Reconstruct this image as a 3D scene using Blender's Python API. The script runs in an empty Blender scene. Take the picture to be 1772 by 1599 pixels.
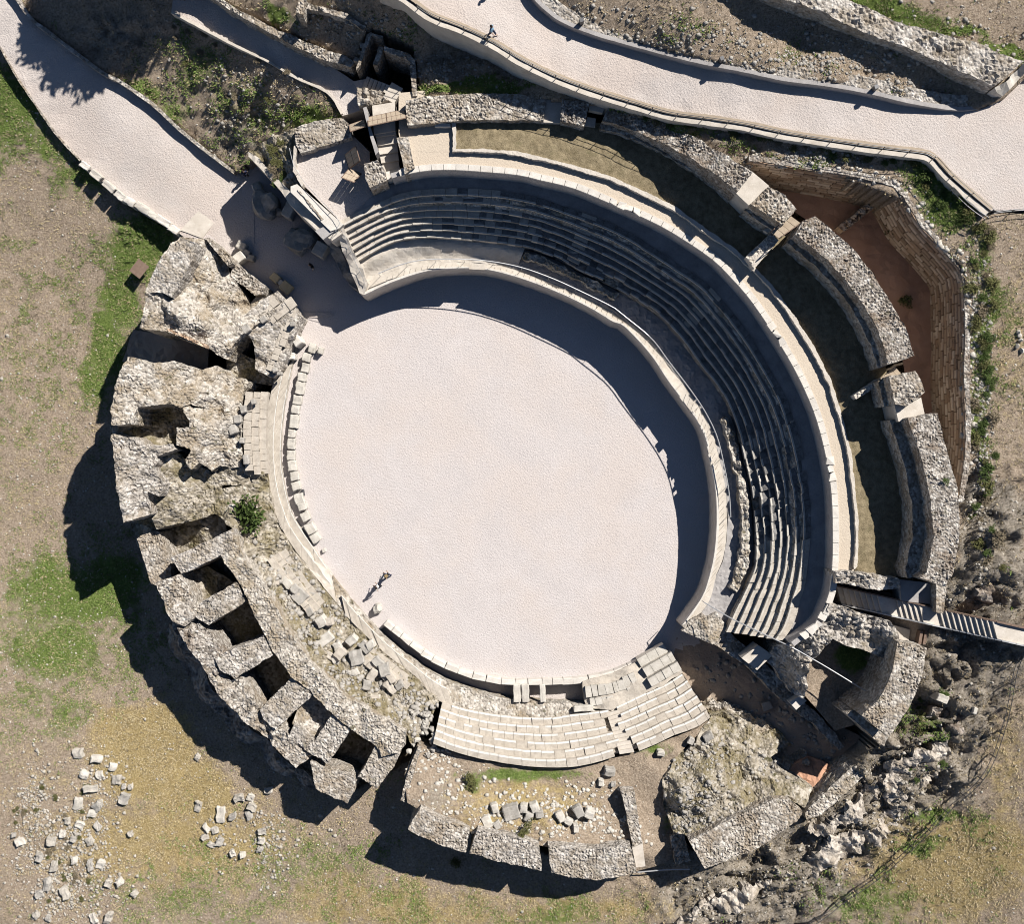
import bpy, bmesh, math, random
import numpy as np
from mathutils import Vector, Matrix
from mathutils.geometry import delaunay_2d_cdt
R = random.Random(7)
NR = np.random.RandomState(11)
H = 95.0; S = 0.05; CX, CY = 886.0, 799.5
def W(px, py, z=0.0):
    k = S*(H-z)/H
    return ((px-CX)*k, -(py-CY)*k, z)
C = bpy.context.scene.collection
# ------------------------------------------------------------------ noise
def h2(ix, iy, s=0):
    ix = np.asarray(ix).astype(np.int64); iy = np.asarray(iy).astype(np.int64)
    n = (ix*374761393 + iy*668265263 + s*974634777) & 0xffffffff
    n = ((n ^ (n >> 13))*1274126177) & 0xffffffff
    n = ((n ^ (n >> 16))*2246822519) & 0xffffffff
    return ((n ^ (n >> 15)) & 0xffffff)/float(0x1000000)
def vn(x, y, s=0):
    x = np.asarray(x, float); y = np.asarray(y, float)
    ix = np.floor(x); iy = np.floor(y); fx = x-ix; fy = y-iy
    fx = fx*fx*(3-2*fx); fy = fy*fy*(3-2*fy)
    a = h2(ix, iy, s); b = h2(ix+1, iy, s); c = h2(ix, iy+1, s); d = h2(ix+1, iy+1, s)
    return (a*(1-fx)+b*fx)*(1-fy)+(c*(1-fx)+d*fx)*fy
def fbm(x, y, s=0, o=4):
    r = 0; a = .5; t = 0
    for k in range(o):
        r = r + a*vn(np.asarray(x)*2**k, np.asarray(y)*2**k, s+k*17); t += a; a *= .5
    return r/t
def worley(x, y, s=0):
    x = np.asarray(x, float); y = np.asarray(y, float)
    ix = np.floor(x); iy = np.floor(y)
    best = np.full(x.shape, 9.0); sec = np.full(x.shape, 9.0); cell = np.zeros(x.shape)
    for dx in (-1, 0, 1):
        for dy in (-1, 0, 1):
            cx = ix+dx; cy = iy+dy
            qx = cx+.15+.7*h2(cx, cy, s); qy = cy+.15+.7*h2(cx, cy, s+5)
            d = np.hypot(x-qx, y-qy)
            m = d < best
            sec = np.where(m, best, np.minimum(sec, d))
            cell = np.where(m, h2(cx, cy, s+9), cell); best = np.where(m, d, best)
    return best, sec, cell
def stones(x, y, size=.34, s=0):
    """relief of tightly packed rubble stones, 0..1"""
    wx = x+.12*(vn(x*3, y*3, s+3)-.5); wy = y+.12*(vn(x*3+9, y*3, s+4)-.5)
    f1, f2, c = worley(wx/size, wy/size, s)
    return np.clip((f2-f1)*1.9, 0, 1)**.6*(.45+.75*c)
# ------------------------------------------------------------------ object helpers
def tag(o, label=None, cat=None, group=None, kind=None):
    if label: o['label'] = label
    if cat: o['category'] = cat
    if group: o['group'] = group
    if kind or cat: o['kind'] = kind or 'thing'
    return o
def empty(name, loc, label, cat, group=None, rz=0):
    o = bpy.data.objects.new(name, None); C.objects.link(o)
    o.location = loc; o.rotation_euler = (0, 0, rz); o.empty_display_size = .3
    return tag(o, label, cat, group)
def mesh_obj(name, V, F, mat, parent=None, smooth=False, attr=None):
    me = bpy.data.meshes.new(name)
    me.from_pydata([tuple(v) for v in V], [], F)
    if attr:
        for k, val in attr.items():
            val = np.asarray(val, np.float32)
            if val.ndim == 2:
                a = me.attributes.new(k, 'FLOAT_COLOR', 'POINT')
                d = np.ones((len(V), 4), np.float32); d[:, :val.shape[1]] = val
                a.data.foreach_set('color', d.ravel())
            else:
                a = me.attributes.new(k, 'FLOAT', 'POINT'); a.data.foreach_set('value', val)
    me.materials.append(mat)
    if smooth: me.polygons.foreach_set('use_smooth', [True]*len(me.polygons))
    me.update()
    o = bpy.data.objects.new(name, me); C.objects.link(o)
    if parent:
        o.parent = parent
        o.matrix_parent_inverse = (Matrix.Translation(parent.location) @ parent.rotation_euler.to_matrix().to_4x4()).inverted()
    return o
def copy_thing(o, loc, rz=0, scale=1):
    def cp(s, par=None):
        c = s.copy(); C.objects.link(c)
        if par: c.parent = par
        for ch in s.children: cp(ch, c)
        return c
    c = cp(o); c.location = loc; c.rotation_euler = (0, 0, rz); c.scale = (scale,)*3 if isinstance(scale, (int, float)) else scale
    return c
class MB:
    """collects simple solids into one mesh"""
    def __init__(s): s.v = []; s.f = []; s.mi = []; s.cur = 0
    def add(s, v, f):
        b = len(s.v); s.v += [tuple(p) for p in v]; s.f += [tuple(i+b for i in q) for q in f]; s.mi += [s.cur]*len(f)
    def hexa(s, bot, top):
        s.add(list(bot)+list(top), [(3,2,1,0),(4,5,6,7),(0,1,5,4),(1,2,6,5),(2,3,7,6),(3,0,4,7)])
    def box(s, c, sz, rz=0, j=0):
        hx, hy, hz = sz[0]/2, sz[1]/2, sz[2]/2; ca, sa = math.cos(rz), math.sin(rz); v = []
        for z in (-hz, hz):
            for x, y in ((-hx,-hy),(hx,-hy),(hx,hy),(-hx,hy)):
                x += R.uniform(-j, j); y += R.uniform(-j, j); zz = z+(R.uniform(-j, j)*.5 if z > 0 else 0)
                v.append((c[0]+x*ca-y*sa, c[1]+x*sa+y*ca, c[2]+zz))
        s.hexa(v[:4], v[4:])
    def bar(s, a, b, r, n=6):
        a = Vector(a); b = Vector(b); d = (b-a)
        if d.length < 1e-5: return
        d.normalize(); u = d.orthogonal().normalized(); w = d.cross(u)
        v = []
        for p in (a, b):
            for k in range(n):
                t = 2*math.pi*k/n; v.append(p+u*(r*math.cos(t))+w*(r*math.sin(t)))
        f = [(k, (k+1) % n, n+(k+1) % n, n+k) for k in range(n)]+[tuple(range(n))[::-1], tuple(range(n, 2*n))]
        s.add(v, f)
    def build(s, name, mat, parent=None, smooth=False, mat2=None):
        o = mesh_obj(name, s.v, s.f, mat, parent, smooth)
        if mat2:
            for m_ in (mat2 if isinstance(mat2, tuple) else (mat2,)): o.data.materials.append(m_)
            o.data.polygons.foreach_set('material_index', s.mi)
        return o
def part_label(o, l): o['label'] = l; return o
# ------------------------------------------------------------------ curves
def cr(pts, n, closed=False):
    """Catmull-Rom through the points, resampled to n points evenly; points are tuples of any length"""
    P = np.array(pts, float); m = len(P); out = []
    segs = m if closed else m-1
    for i in range(segs):
        p0 = P[(i-1) % m] if closed or i > 0 else 2*P[0]-P[1]
        p1 = P[i]; p2 = P[(i+1) % m]
        p3 = P[(i+2) % m] if closed or i+2 < m else 2*P[-1]-P[-2]
        for t in np.linspace(0, 1, 12, endpoint=False):
            out.append(.5*((2*p1)+(-p0+p2)*t+(2*p0-5*p1+4*p2-p3)*t*t+(-p0+3*p1-3*p2+p3)*t**3))
    if not closed: out.append(P[-1])
    out = np.array(out); d = np.r_[0, np.cumsum(np.linalg.norm(np.diff(out[:, :2], axis=0), axis=1))]
    t = np.linspace(0, d[-1], n)
    return np.stack([np.interp(t, d, out[:, k]) for k in range(out.shape[1])], 1)
def WC(pts, z=None, n=None):
    """pixel points (x, y[, z]) -> world array, smoothed to n points when asked"""
    p = [(q[0], q[1], q[2] if len(q) > 2 else z) for q in pts]
    if n: p = cr(p, n)
    return np.array([W(*q) for q in p])
def inside(poly, x, y):
    poly = np.asarray(poly)[:, :2]; c = np.zeros(x.shape, bool); n = len(poly); j = n-1
    for i in range(n):
        xi, yi = poly[i]; xj, yj = poly[j]
        if yi != yj:
            c ^= ((yi > y) != (yj > y)) & (x < (xj-xi)*(y-yi)/(yj-yi)+xi)
        j = i
    return c
def idw(cp, x, y, p=3.0, eps=.05):
    num = np.zeros(x.shape); den = np.zeros(x.shape)
    for q in cp:
        w = 1/((x-q[0])**2+(y-q[1])**2+eps)**(p/2); num += w*q[2]; den += w
    return num/den
def rbf(cp, x, y, p=0, eps=0):
    P = np.array([q[:3] for q in cp], float); n = len(P)
    D = np.hypot(P[:, None, 0]-P[None, :, 0], P[:, None, 1]-P[None, :, 1]); A = np.zeros((n+1, n+1)); A[:n, :n] = -D-np.eye(n)*.0; A[:n, n] = 1; A[n, :n] = 1
    sol = np.linalg.lstsq(A, np.r_[P[:, 2], 0], rcond=None)[0]; out = np.full(x.shape, sol[n])
    for i in range(n): out = out-sol[i]*np.hypot(x-P[i, 0], y-P[i, 1])
    return out
def densify(P, step, jit=0, s=0):
    out = []; n = len(P)
    for i in range(n):
        a = P[i]; b = P[(i+1) % n]; L = math.hypot(b[0]-a[0], b[1]-a[1]); k = max(1, int(L/step))
        nx, ny = (b[1]-a[1])/(L+1e-9), -(b[0]-a[0])/(L+1e-9)
        for t in range(k):
            q = a+(b-a)*(t/k)
            if jit:
                d = jit*2*(vn(np.array(q[0]*1.7+s), np.array(q[1]*1.7+s))-.5)+jit*.9*(R.random()-.5)
                q = q+np.array([nx*d, ny*d, 0])
            out.append(q)
    return np.array(out)
def massif(name, pts, mat, z=None, zbot=None, step=.17, relief=.2, size=.34, edge=.07, parent=None, lump=.12, ctrl=(), holes=(), seed=None, worn=0.0, flat=False, dark=None, lumps=1.4, world=False):
    """solid with the traced outline on top, a rubble-textured top and rough sides down to zbot"""
    seed = seed if seed is not None else R.randrange(10000)
    P = np.array(pts, float) if world else WC(pts, z)
    if parent is None: pass
    cp = [tuple(q) for q in P]+[W(*c) for c in ctrl]
    area = .5*np.sum(P[:, 0]*np.roll(P[:, 1], -1)-np.roll(P[:, 0], -1)*P[:, 1])
    if area < 0: P = P[::-1]
    B = densify(P, max(step*1.3, .12), edge, seed % 50)
    x0, y0 = P[:, :2].min(0); x1, y1 = P[:, :2].max(0)
    gx, gy = np.meshgrid(np.arange(x0, x1, step), np.arange(y0, y1, step))
    gx = (gx+NR.uniform(-.3, .3, gx.shape)*step).ravel(); gy = (gy+NR.uniform(-.3, .3, gy.shape)*step).ravel()
    m = inside(B, gx, gy); gx, gy = gx[m], gy[m]
    keep = np.ones(len(gx), bool)
    for i in range(0, len(gx), 4000):
        d = np.min(np.hypot(gx[i:i+4000, None]-B[None, :, 0], gy[i:i+4000, None]-B[None, :, 1]), 1)
        keep[i:i+4000] = d > step*.55
    gx, gy = gx[keep], gy[keep]
    nb = len(B)
    vs = [Vector((b[0], b[1])) for b in B]+[Vector((a, b)) for a, b in zip(gx, gy)]
    ed = [(i, (i+1) % nb) for i in range(nb)]
    ov, oe, of, orv, ore, orf = delaunay_2d_cdt(vs, ed, [], 1, 1e-4)
    X = np.array([v.x for v in ov]); Y = np.array([v.y for v in ov])
    zz = idw(cp, X, Y) if z is None or ctrl else np.full(X.shape, float(z))
    isb = np.array([any(q < nb for q in o) for o in orv])
    mk = np.clip((fbm(X/1.1+seed, Y/1.1, seed+40, 3)-.5)*7+.5, 0, 1)
    rel = stones(X, Y, size, seed)*mk+stones(X, Y, size*.58, seed+2)*(1-mk)*.75
    flatm = np.clip((fbm(X/1.5, Y/1.5+seed, seed+50, 3)-.5)*9, 0, 1)*(.85 if relief > .1 else 0)
    rel = rel*(1-flatm)+.5*flatm
    cell = worley(X/size, Y/size, seed)[2]
    base = zz.copy()
    zz = zz+lump*2*(fbm(X/lumps, Y/lumps, seed+3)-.5)
    if worn: zz = zz-worn*np.clip((fbm(X/1.1, Y/1.1, seed+8)-.55)*5, 0, 1)
    zz = zz+relief*(rel-.5)*np.where(isb, .5, 1)
    V = [(a, b, c) for a, b, c in zip(X, Y, zz)]
    F = [tuple(f) for f in of]
    fix = []
    for f in F:
        a, b, c = f[0], f[1], f[2]
        s_ = (X[b]-X[a])*(Y[c]-Y[a])-(X[c]-X[a])*(Y[b]-Y[a])
        fix.append(f if s_ > 0 else f[::-1])
    F = fix
    # boundary loop on the output
    b2o = {}
    for i, o in enumerate(orv):
        for q in o:
            if q < nb: b2o[q] = i
    loop = [b2o[i] for i in range(nb) if i in b2o]
    loop2 = [loop[0]]
    for q in loop[1:]:
        if q != loop2[-1]: loop2.append(q)
    loop = loop2; n = len(loop)
    if zbot is not None:
        cur = loop
        bx = X[loop]; by = Y[loop]; bz = zz[loop]
        dx = np.roll(bx, -1)-np.roll(bx, 1); dy = np.roll(by, -1)-np.roll(by, 1); L = np.hypot(dx, dy)+1e-9
        ox, oy = dy/L, -dx/L
        depth = float(np.max(bz)-zbot); lay = max(1, min(16, int(depth/.38))) if not flat else 1
        arc = np.cumsum(L*.5)
        for k in range(1, lay+1):
            t = k/lay; st = len(V)
            d = (edge*1.6*(vn(arc*2.4, np.full(n, k*1.0), seed+21)-.5)+edge*.25*t) if not flat else np.zeros(n)
            for i in range(n):
                V.append((bx[i]+ox[i]*d[i], by[i]+oy[i]*d[i], bz[i]*(1-t)+zbot*t))
            for i in range(n):
                j = (i+1) % n
                F.append((cur[j], cur[i], st+i, st+j))
            cur = list(range(st, st+n))
    c2 = np.zeros(len(V)); c2[:len(X)] = cell; c2[len(X):] = .5
    return mesh_obj(name, V, F, mat, parent, attr={'cell': c2})
# ------------------------------------------------------------------ materials
def mat(name):
    m = bpy.data.materials.new(name); m.use_nodes = True
    nt = m.node_tree; nt.nodes.clear()
    out = nt.nodes.new('ShaderNodeOutputMaterial'); b = nt.nodes.new('ShaderNodeBsdfPrincipled')
    nt.links.new(b.outputs[0], out.inputs[0]); b.inputs['Roughness'].default_value = .95
    b.inputs['Specular IOR Level'].default_value = .15
    return m, nt, b
def N(nt, t, **k):
    n = nt.nodes.new('ShaderNode'+t)
    for a, v in k.items():
        if a.startswith('i_'):
            key = a[2:].replace('_', ' ')
            n.inputs[int(key) if key.isdigit() else key].default_value = v
        else: setattr(n, a, v)
    return n
def ramp(nt, src, stops):
    r = nt.nodes.new('ShaderNodeValToRGB'); e = r.color_ramp.elements
    while len(e) < len(stops): e.new(.5)
    for q, (p, c) in zip(e, stops): q.position = p; q.color = (*c, 1) if len(c) == 3 else c
    nt.links.new(src, r.inputs[0]); return r.outputs[0]
def mixc(nt, f, a, b, mode='MIX'):
    m = nt.nodes.new('ShaderNodeMix'); m.data_type = 'RGBA'; m.blend_type = mode
    for s, v in ((m.inputs[0], f), (m.inputs[6], a), (m.inputs[7], b)):
        if hasattr(v, 'type') and hasattr(v, 'links'): nt.links.new(v, s)
        elif isinstance(v, (int, float)): s.default_value = v
        else: s.default_value = (*v, 1)
    return m.outputs[2]
def math_(nt, op, a, b=0.0, clamp=False):
    m = nt.nodes.new('ShaderNodeMath'); m.operation = op; m.use_clamp = clamp
    for s, v in ((m.inputs[0], a), (m.inputs[1], b)):
        if hasattr(v, 'links'): nt.links.new(v, s)
        else: s.default_value = v
    return m.outputs[0]
def pos(nt, sc=1):
    g = nt.nodes.new('ShaderNodeNewGeometry')
    return g.outputs['Position']
def noise(nt, scale, detail=4, rough=.6, dim=None):
    n = N(nt, 'TexNoise'); n.inputs['Scale'].default_value = scale; n.inputs['Detail'].default_value = detail
    n.inputs['Roughness'].default_value = rough; nt.links.new(pos(nt), n.inputs['Vector']); return n.outputs[0]
def bump(nt, b, h, dist=.05, st=1):
    n = N(nt, 'Bump'); n.inputs['Strength'].default_value = st; n.inputs['Distance'].default_value = dist
    nt.links.new(h, n.inputs['Height']); nt.links.new(n.outputs[0], b.inputs['Normal'])
def m_rubble(name, c_dark, c_mid, c_light, soil, soil_amt=.5, vs=4.2, bd=.07, moss=None):
    m, nt, b = mat(name)
    v = N(nt, 'TexVoronoi'); v.inputs['Scale'].default_value = vs; nt.links.new(pos(nt), v.inputs['Vector'])
    sep = N(nt, 'SeparateColor'); nt.links.new(v.outputs['Color'], sep.inputs[0])
    at = N(nt, 'Attribute', attribute_name='cell')
    fine = noise(nt, 9, 5, .7)
    t = math_(nt, 'MULTIPLY_ADD', sep.outputs[0], .45); t.node.inputs[2].default_value = 0
    t2 = math_(nt, 'MULTIPLY', at.outputs['Fac'], .25); t = math_(nt, 'ADD', t, t2)
    t = math_(nt, 'ADD', t, math_(nt, 'MULTIPLY', fine, .5)); t = math_(nt, 'SUBTRACT', t, .1)
    col = ramp(nt, t, [(.1, c_dark), (.45, c_mid), (.85, c_light)])
    big = noise(nt, .55, 5, .62)
    f = ramp(nt, big, [(.47, (0, 0, 0)), (.60, (1, 1, 1))])
    f = math_(nt, 'MULTIPLY', math_(nt, 'MULTIPLY', f, soil_amt), ramp(nt, fine, [(.35, (0.3,)*3), (.6, (1,)*3)]))
    col = mixc(nt, f, col, soil)
    # small weeds growing between the stones
    w = noise(nt, 2.3, 3, .5); wf = math_(nt, 'MULTIPLY', ramp(nt, w, [(.62, (0, 0, 0)), (.7, (1, 1, 1))]), .55 if moss is None else moss)
    col = mixc(nt, wf, col, (.11, .10, .055))
    nt.links.new(col, b.inputs['Base Color'])
    hh = math_(nt, 'ADD', math_(nt, 'MULTIPLY', v.outputs['Distance'], -1.0), math_(nt, 'MULTIPLY', fine, .5))
    bump(nt, b, hh, bd, .9); return m
def m_plain(name, a, c, scale=3, fine=25, bd=.012, rough=.95, metal=0, spot=None):
    m, nt, b = mat(name)
    n1 = noise(nt, scale, 5, .6); n2 = noise(nt, fine, 3, .7)
    t = math_(nt, 'ADD', math_(nt, 'MULTIPLY', n1, .6), math_(nt, 'MULTIPLY', n2, .4))
    col = ramp(nt, t, [(.32, a), (.68, c)])
    if spot:
        s = noise(nt, 1.1, 6, .7); col = mixc(nt, math_(nt, 'MULTIPLY', ramp(nt, s, [(.55, (0,)*3), (.72, (1,)*3)]), spot[1]), col, spot[0])
    nt.links.new(col, b.inputs['Base Color']); b.inputs['Roughness'].default_value = rough; b.inputs['Metallic'].default_value = metal
    bump(nt, b, n2, bd, .8); return m
M = {}
M['rubble'] = m_rubble('grey_rubble_masonry', (.10, .085, .07), (.36, .32, .275), (.70, .655, .59), (.27, .205, .135), .7, 4.6, .13)
M['rubble_pale'] = m_rubble('pale_rubble_masonry', (.12, .105, .09), (.39, .355, .315), (.70, .655, .60), (.28, .225, .16), .7, 4.4, .14)
M['rubble_brown'] = m_rubble('brown_weathered_rubble', (.07, .06, .05), (.31, .275, .24), (.72, .68, .62), (.19, .135, .09), .7, 5.4, .13)
M['ruin'] = m_rubble('ruin_mortar_and_stone', (.14, .12, .10), (.42, .38, .33), (.72, .67, .60), (.30, .235, .155), .9, 4.4, .14, .8)
M['bank'] = m_rubble('rubble_and_dry_grass', (.11, .095, .07), (.31, .27, .21), (.60, .55, .48), (.20, .165, .085), 1.0, 4.2, .12, 1.0)
M['rock'] = m_rubble('natural_rock', (.10, .085, .075), (.30, .26, .225), (.52, .47, .42), (.20, .15, .11), .8, 3.4, .12, .5)
M['seat'] = m_plain('weathered_seat_stone', (.36, .315, .265), (.64, .58, .50), 2.2, 14, .03, spot=((.26, .22, .17), .7))
M['seat_shaded'] = m_plain('shade_toned_seat_stone', (.09, .087, .085), (.31, .30, .29), 2.2, 10, .05, spot=((.05, .05, .05), .7))  # mottled seat stone with shade put into its colour
M['block'] = m_plain('pale_cut_stone', (.42, .39, .34), (.66, .62, .56), 1.7, 12, .03, spot=((.30, .27, .21), .5))
M['greyblock'] = m_plain('grey_cut_stone', (.28, .26, .23), (.50, .47, .43), 1.9, 12, .04, spot=((.18, .16, .13), .6))
M['yellow'] = m_plain('yellow_carved_stone', (.50, .40, .24), (.66, .56, .38), 1.9, 12, .04)
M['plaster'] = m_plain('pale_lime_mortar', (.46, .41, .35), (.68, .625, .555), 1.2, 14, .02, spot=((.38, .32, .25), .55))
M['coping'] = m_plain('pale_coping_stone', (.53, .49, .44), (.74, .70, .64), 1.6, 12, .02, spot=((.44, .39, .32), .5))
M['greywall'] = m_plain('grey_lime_wall', (.28, .265, .26), (.47, .445, .43), .9, 10, .02, spot=((.22, .20, .19), .6))
M['wood'] = m_plain('sun_bleached_timber', (.34, .27, .20), (.48, .40, .31), 4, 30, .01)
M['darkwood'] = m_plain('brown_timber', (.16, .11, .085), (.25, .18, .14), 4, 30, .01)
M['steel'] = m_plain('dark_painted_steel', (.10, .10, .105), (.16, .16, .165), 4, 30, .002, .5, .6)
M['galv'] = m_plain('galvanised_rail', (.45, .45, .46), (.6, .6, .6), 4, 30, .002, .5, .4)
M['orange'] = m_plain('orange_clay_floor', (.46, .25, .16), (.60, .36, .25), .8, 16, .03, spot=((.30, .19, .13), .5))
def m_coursed(name):
    m, nt, b = mat(name); at = N(nt, 'Attribute', attribute_name='cell'); fine = noise(nt, 8, 5, .7); big = noise(nt, .8, 4, .6)
    t = math_(nt, 'ADD', at.outputs['Fac'], math_(nt, 'MULTIPLY', math_(nt, 'SUBTRACT', fine, .5), .5))
    col = ramp(nt, t, [(.02, (.12, .08, .055)), (.16, (.32, .225, .155)), (.55, (.53, .395, .285)), (.95, (.72, .59, .46))])
    col = mixc(nt, ramp(nt, big, [(.45, (0,)*3), (.7, (.5,)*3)]), col, (.42, .25, .15)); nt.links.new(col, b.inputs['Base Color']); bump(nt, b, fine, .04); return m
M['lip'] = m_plain('worn_white_stone_edge', (.62, .59, .54), (.82, .80, .76), 2.5, 14, .02)
M['retain'] = m_coursed('coursed_tan_masonry')
def m_gravel(name, a, c, tint=None, bd=.05):
    m, nt, b = mat(name)
    n1 = noise(nt, .35, 6, .6); n2 = noise(nt, 4.0, 5, .75); n3 = noise(nt, 30, 2, .6)
    t = math_(nt, 'ADD', math_(nt, 'ADD', math_(nt, 'MULTIPLY', n1, .35), math_(nt, 'MULTIPLY', n2, .35)), math_(nt, 'MULTIPLY', n3, .3))
    col = ramp(nt, t, [(.38, a), (.62, c)])
    if tint:
        s = noise(nt, .16, 4, .6); col = mixc(nt, ramp(nt, s, [(.42, (0,)*3), (.62, (.7,)*3)]), col, tint)
    nt.links.new(col, b.inputs['Base Color'])
    n4 = noise(nt, 7.0, 4, .7)
    bump(nt, b, math_(nt, 'ADD', n4, math_(nt, 'MULTIPLY', n3, .3)), bd, 1.0); return m
M['gravel'] = m_gravel('pale_arena_gravel', (.55, .505, .49), (.64, .59, .573), (.605, .535, .495), .08)
M['path'] = m_gravel('pale_pink_path_gravel', (.55, .495, .46), (.64, .58, .545), (.60, .515, .46), .10)
M['terrace'] = m_gravel('beige_terrace_gravel', (.54, .46, .37), (.63, .55, .45), (.58, .49, .39))
M['passage'] = m_gravel('earth_passage_floor', (.33, .26, .20), (.52, .43, .34), (.38, .29, .23), .07)
# terrain: attribute zone = (green, gold, rock); bare path-like soil in alpha-free channel 'bare'
def m_ground(name, tan=((.165, .12, .08), (.66, .54, .42))):
    m, nt, b = mat(name)
    z = N(nt, 'Attribute', attribute_name='zone'); sp = N(nt, 'SeparateColor'); nt.links.new(z.outputs['Color'], sp.inputs[0])
    fine = noise(nt, 6, 6, .75); mid = noise(nt, 1.3, 5, .65); vf = noise(nt, 22, 3, .7)
    t = math_(nt, 'ADD', math_(nt, 'MULTIPLY', fine, .6), math_(nt, 'MULTIPLY', vf, .4))
    base = ramp(nt, t, [(.36, tan[0]), (.52, tuple(.5*(p+q) for p, q in zip(*tan))), (.66, tan[1])])
    green = ramp(nt, t, [(.36, (.045, .07, .015)), (.52, (.15, .21, .05)), (.66, (.34, .37, .16))])
    gold = ramp(nt, t, [(.36, (.17, .12, .045)), (.52, (.43, .33, .16)), (.66, (.72, .58, .33))])
    rock = ramp(nt, t, [(.36, (.12, .10, .075)), (.52, (.345, .30, .245)), (.66, (.60, .54, .465))])
    pn = math_(nt, 'ADD', math_(nt, 'MULTIPLY', mid, .7), math_(nt, 'MULTIPLY', fine, .5))
    def patch(ch, k=2.6):
        s = math_(nt, 'SUBTRACT', math_(nt, 'ADD', ch, pn), 1.02)
        return math_(nt, 'MULTIPLY', s, k*2, True)
    col = mixc(nt, patch(sp.outputs[2]), base, rock)
    col = mixc(nt, patch(sp.outputs[1]), col, gold)
    col = mixc(nt, patch(sp.outputs[0]), col, green)
    # scattered pale stones
    v = N(nt, 'TexVoronoi'); v.inputs['Scale'].default_value = 2.2; nt.links.new(pos(nt), v.inputs['Vector'])
    st = ramp(nt, v.outputs['Distance'], [(.07, (1,)*3), (.10, (0,)*3)])
    gate = ramp(nt, mid, [(.45, (0,)*3), (.55, (1,)*3)])
    col = mixc(nt, math_(nt, 'MULTIPLY', st, gate), col, (.55, .5, .44))
    nt.links.new(col, b.inputs['Base Color'])
    bump(nt, b, math_(nt, 'ADD', fine, math_(nt, 'MULTIPLY', vf, .4)), .16, 1.0); return m
M['ground'] = m_ground('dry_field_ground')
M['lawn'] = m_plain('olive_terrace_turf', (.12, .095, .055), (.36, .295, .19), 2.4, 11, .08, spot=((.11, .105, .05), .6))
M['rock_pale'] = m_rubble('pale_bedrock', (.16, .14, .115), (.44, .39, .335), (.68, .62, .55), (.30, .24, .17), .6, 2.6, .14, .3)
def m_flat(name, c, rough=.8):
    m, nt, b = mat(name); n = noise(nt, 20, 2, .5)
    col = ramp(nt, n, [(.3, tuple(v*.8 for v in c)), (.7, c)]); nt.links.new(col, b.inputs['Base Color']); b.inputs['Roughness'].default_value = rough; return m
M['leaf'] = m_flat('dark_leaf', (.075, .11, .03)); M['leaf2'] = m_flat('olive_leaf', (.13, .13, .05)); M['leaf3'] = m_flat('dry_twig', (.22, .18, .12))
M['grassg'] = m_flat('green_blade', (.20, .28, .075)); M['grassd'] = m_flat('straw_blade', (.54, .44, .27)); M['bark'] = m_flat('bark', (.12, .09, .06))
M['skin'] = m_flat('skin', (.55, .36, .27)); M['hair'] = m_flat('dark_hair', (.03, .022, .018))
M['white'] = m_flat('white_cotton', (.75, .74, .72)); M['navy'] = m_flat('navy_denim', (.035, .045, .09)); M['blue'] = m_flat('light_blue_cotton', (.22, .38, .52)); M['black'] = m_flat('black_cloth', (.02, .02, .022)); M['straw'] = m_flat('straw_hat', (.30, .22, .12)); M['stonebit'] = m_plain('tan_field_stone', (.26, .235, .20), (.58, .54, .48), 1.7, 9, .03)
# ================================================================== SETTING: terrain
CP = [(0,150,.9),(60,250,.2),(100,300,-.2),(160,350,-.8),(230,400,-1.0),(280,425,-1.4),(200,520,-2.6),(100,500,-2.4),(0,450,-2),(0,700,-3.0),(150,700,-3.1),(120,900,-3.4),
 (0,900,-3.4),(250,1000,-3.2),(200,1200,-3),(0,1200,-3),(350,1300,-2.2),(100,1450,-2),(0,1590,-2),(500,1400,-.8),(350,1590,-1),(650,1450,.4),(700,1590,1),
 (900,1570,1.8),(1100,1560,2.6),(1150,1599,2.8),(1250,1530,3.4),(1400,1450,5.0),(1400,1590,4.5),(1550,1350,7.2),(1600,1500,7),(1770,1590,8),(1770,1400,9.5),
 (1600,1250,8.6),(1560,1290,8),(1650,1150,10.2),(1700,1200,10.3),(1770,1150,11.5),(1690,1000,12.2),(1640,1090,9.8),(1700,850,12.8),(1690,600,13.0),(1760,500,13.4),(1710,400,13.8),(1640,330,13.2),
 (1500,262,13.2),(1350,250,12.9),(1240,228,12.5),(1150,203,11.9),(1100,188,11.6),(1050,172,11.2),(930,125,10.4),(880,115,9.6),(800,100,9.2),(755,105,9.5),(735,60,10.6),(700,20,11.6),(850,150,10.3),(760,150,10.1),(940,150,10.6),(1000,163,10.8),
 (230,140,1.5),(300,200,1.0),(250,172,1.15),(290,212,.85),(340,250,.55),(380,283,.35),(190,136,1.75),(150,105,2.0),(400,275,.9),(425,240,1.8),(330,130,2.8),(360,180,2.3),(400,180,3.0),(460,190,4.0),(300,50,4.2),(400,90,4.9),(450,115,5.3),(500,150,5.8),(560,190,6.6),(480,225,3.8),(520,200,5.2),(440,222,2.8),(250,90,2.6),(350,90,3.9),(440,160,4.3),
 (100,20,3),(200,70,2.6),(260,30,3.8),(250,-60,5.2),(60,-60,3.6),(420,-40,7.3),(480,20,7.7),(600,60,8.6),(560,10,9.4),(660,40,9.8),(690,120,9.0),(620,-60,12.6),
 (1000,-10,13.7),(1010,12,13.3),(1120,30,14.0),(1100,55,13.2),(1200,60,14.4),(1190,90,13.7),(1330,100,14.6),(1320,120,14.3),(1450,140,14.8),(1440,110,14.9),(1400,85,14.2),(1500,125,14.4),(1600,165,14.2),(1560,160,14.8),(1640,170,14.3),
 (1250,5,14.8),(1300,30,14.4),(1380,65,14.2),(1520,-40,16.1),(1560,10,16.1),(1650,40,15.9),(1740,80,15.2),(1772,30,16.0),(1300,-100,15.8),(1100,-60,14.6),(1900,600,13.6),(1900,100,15)]
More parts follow.
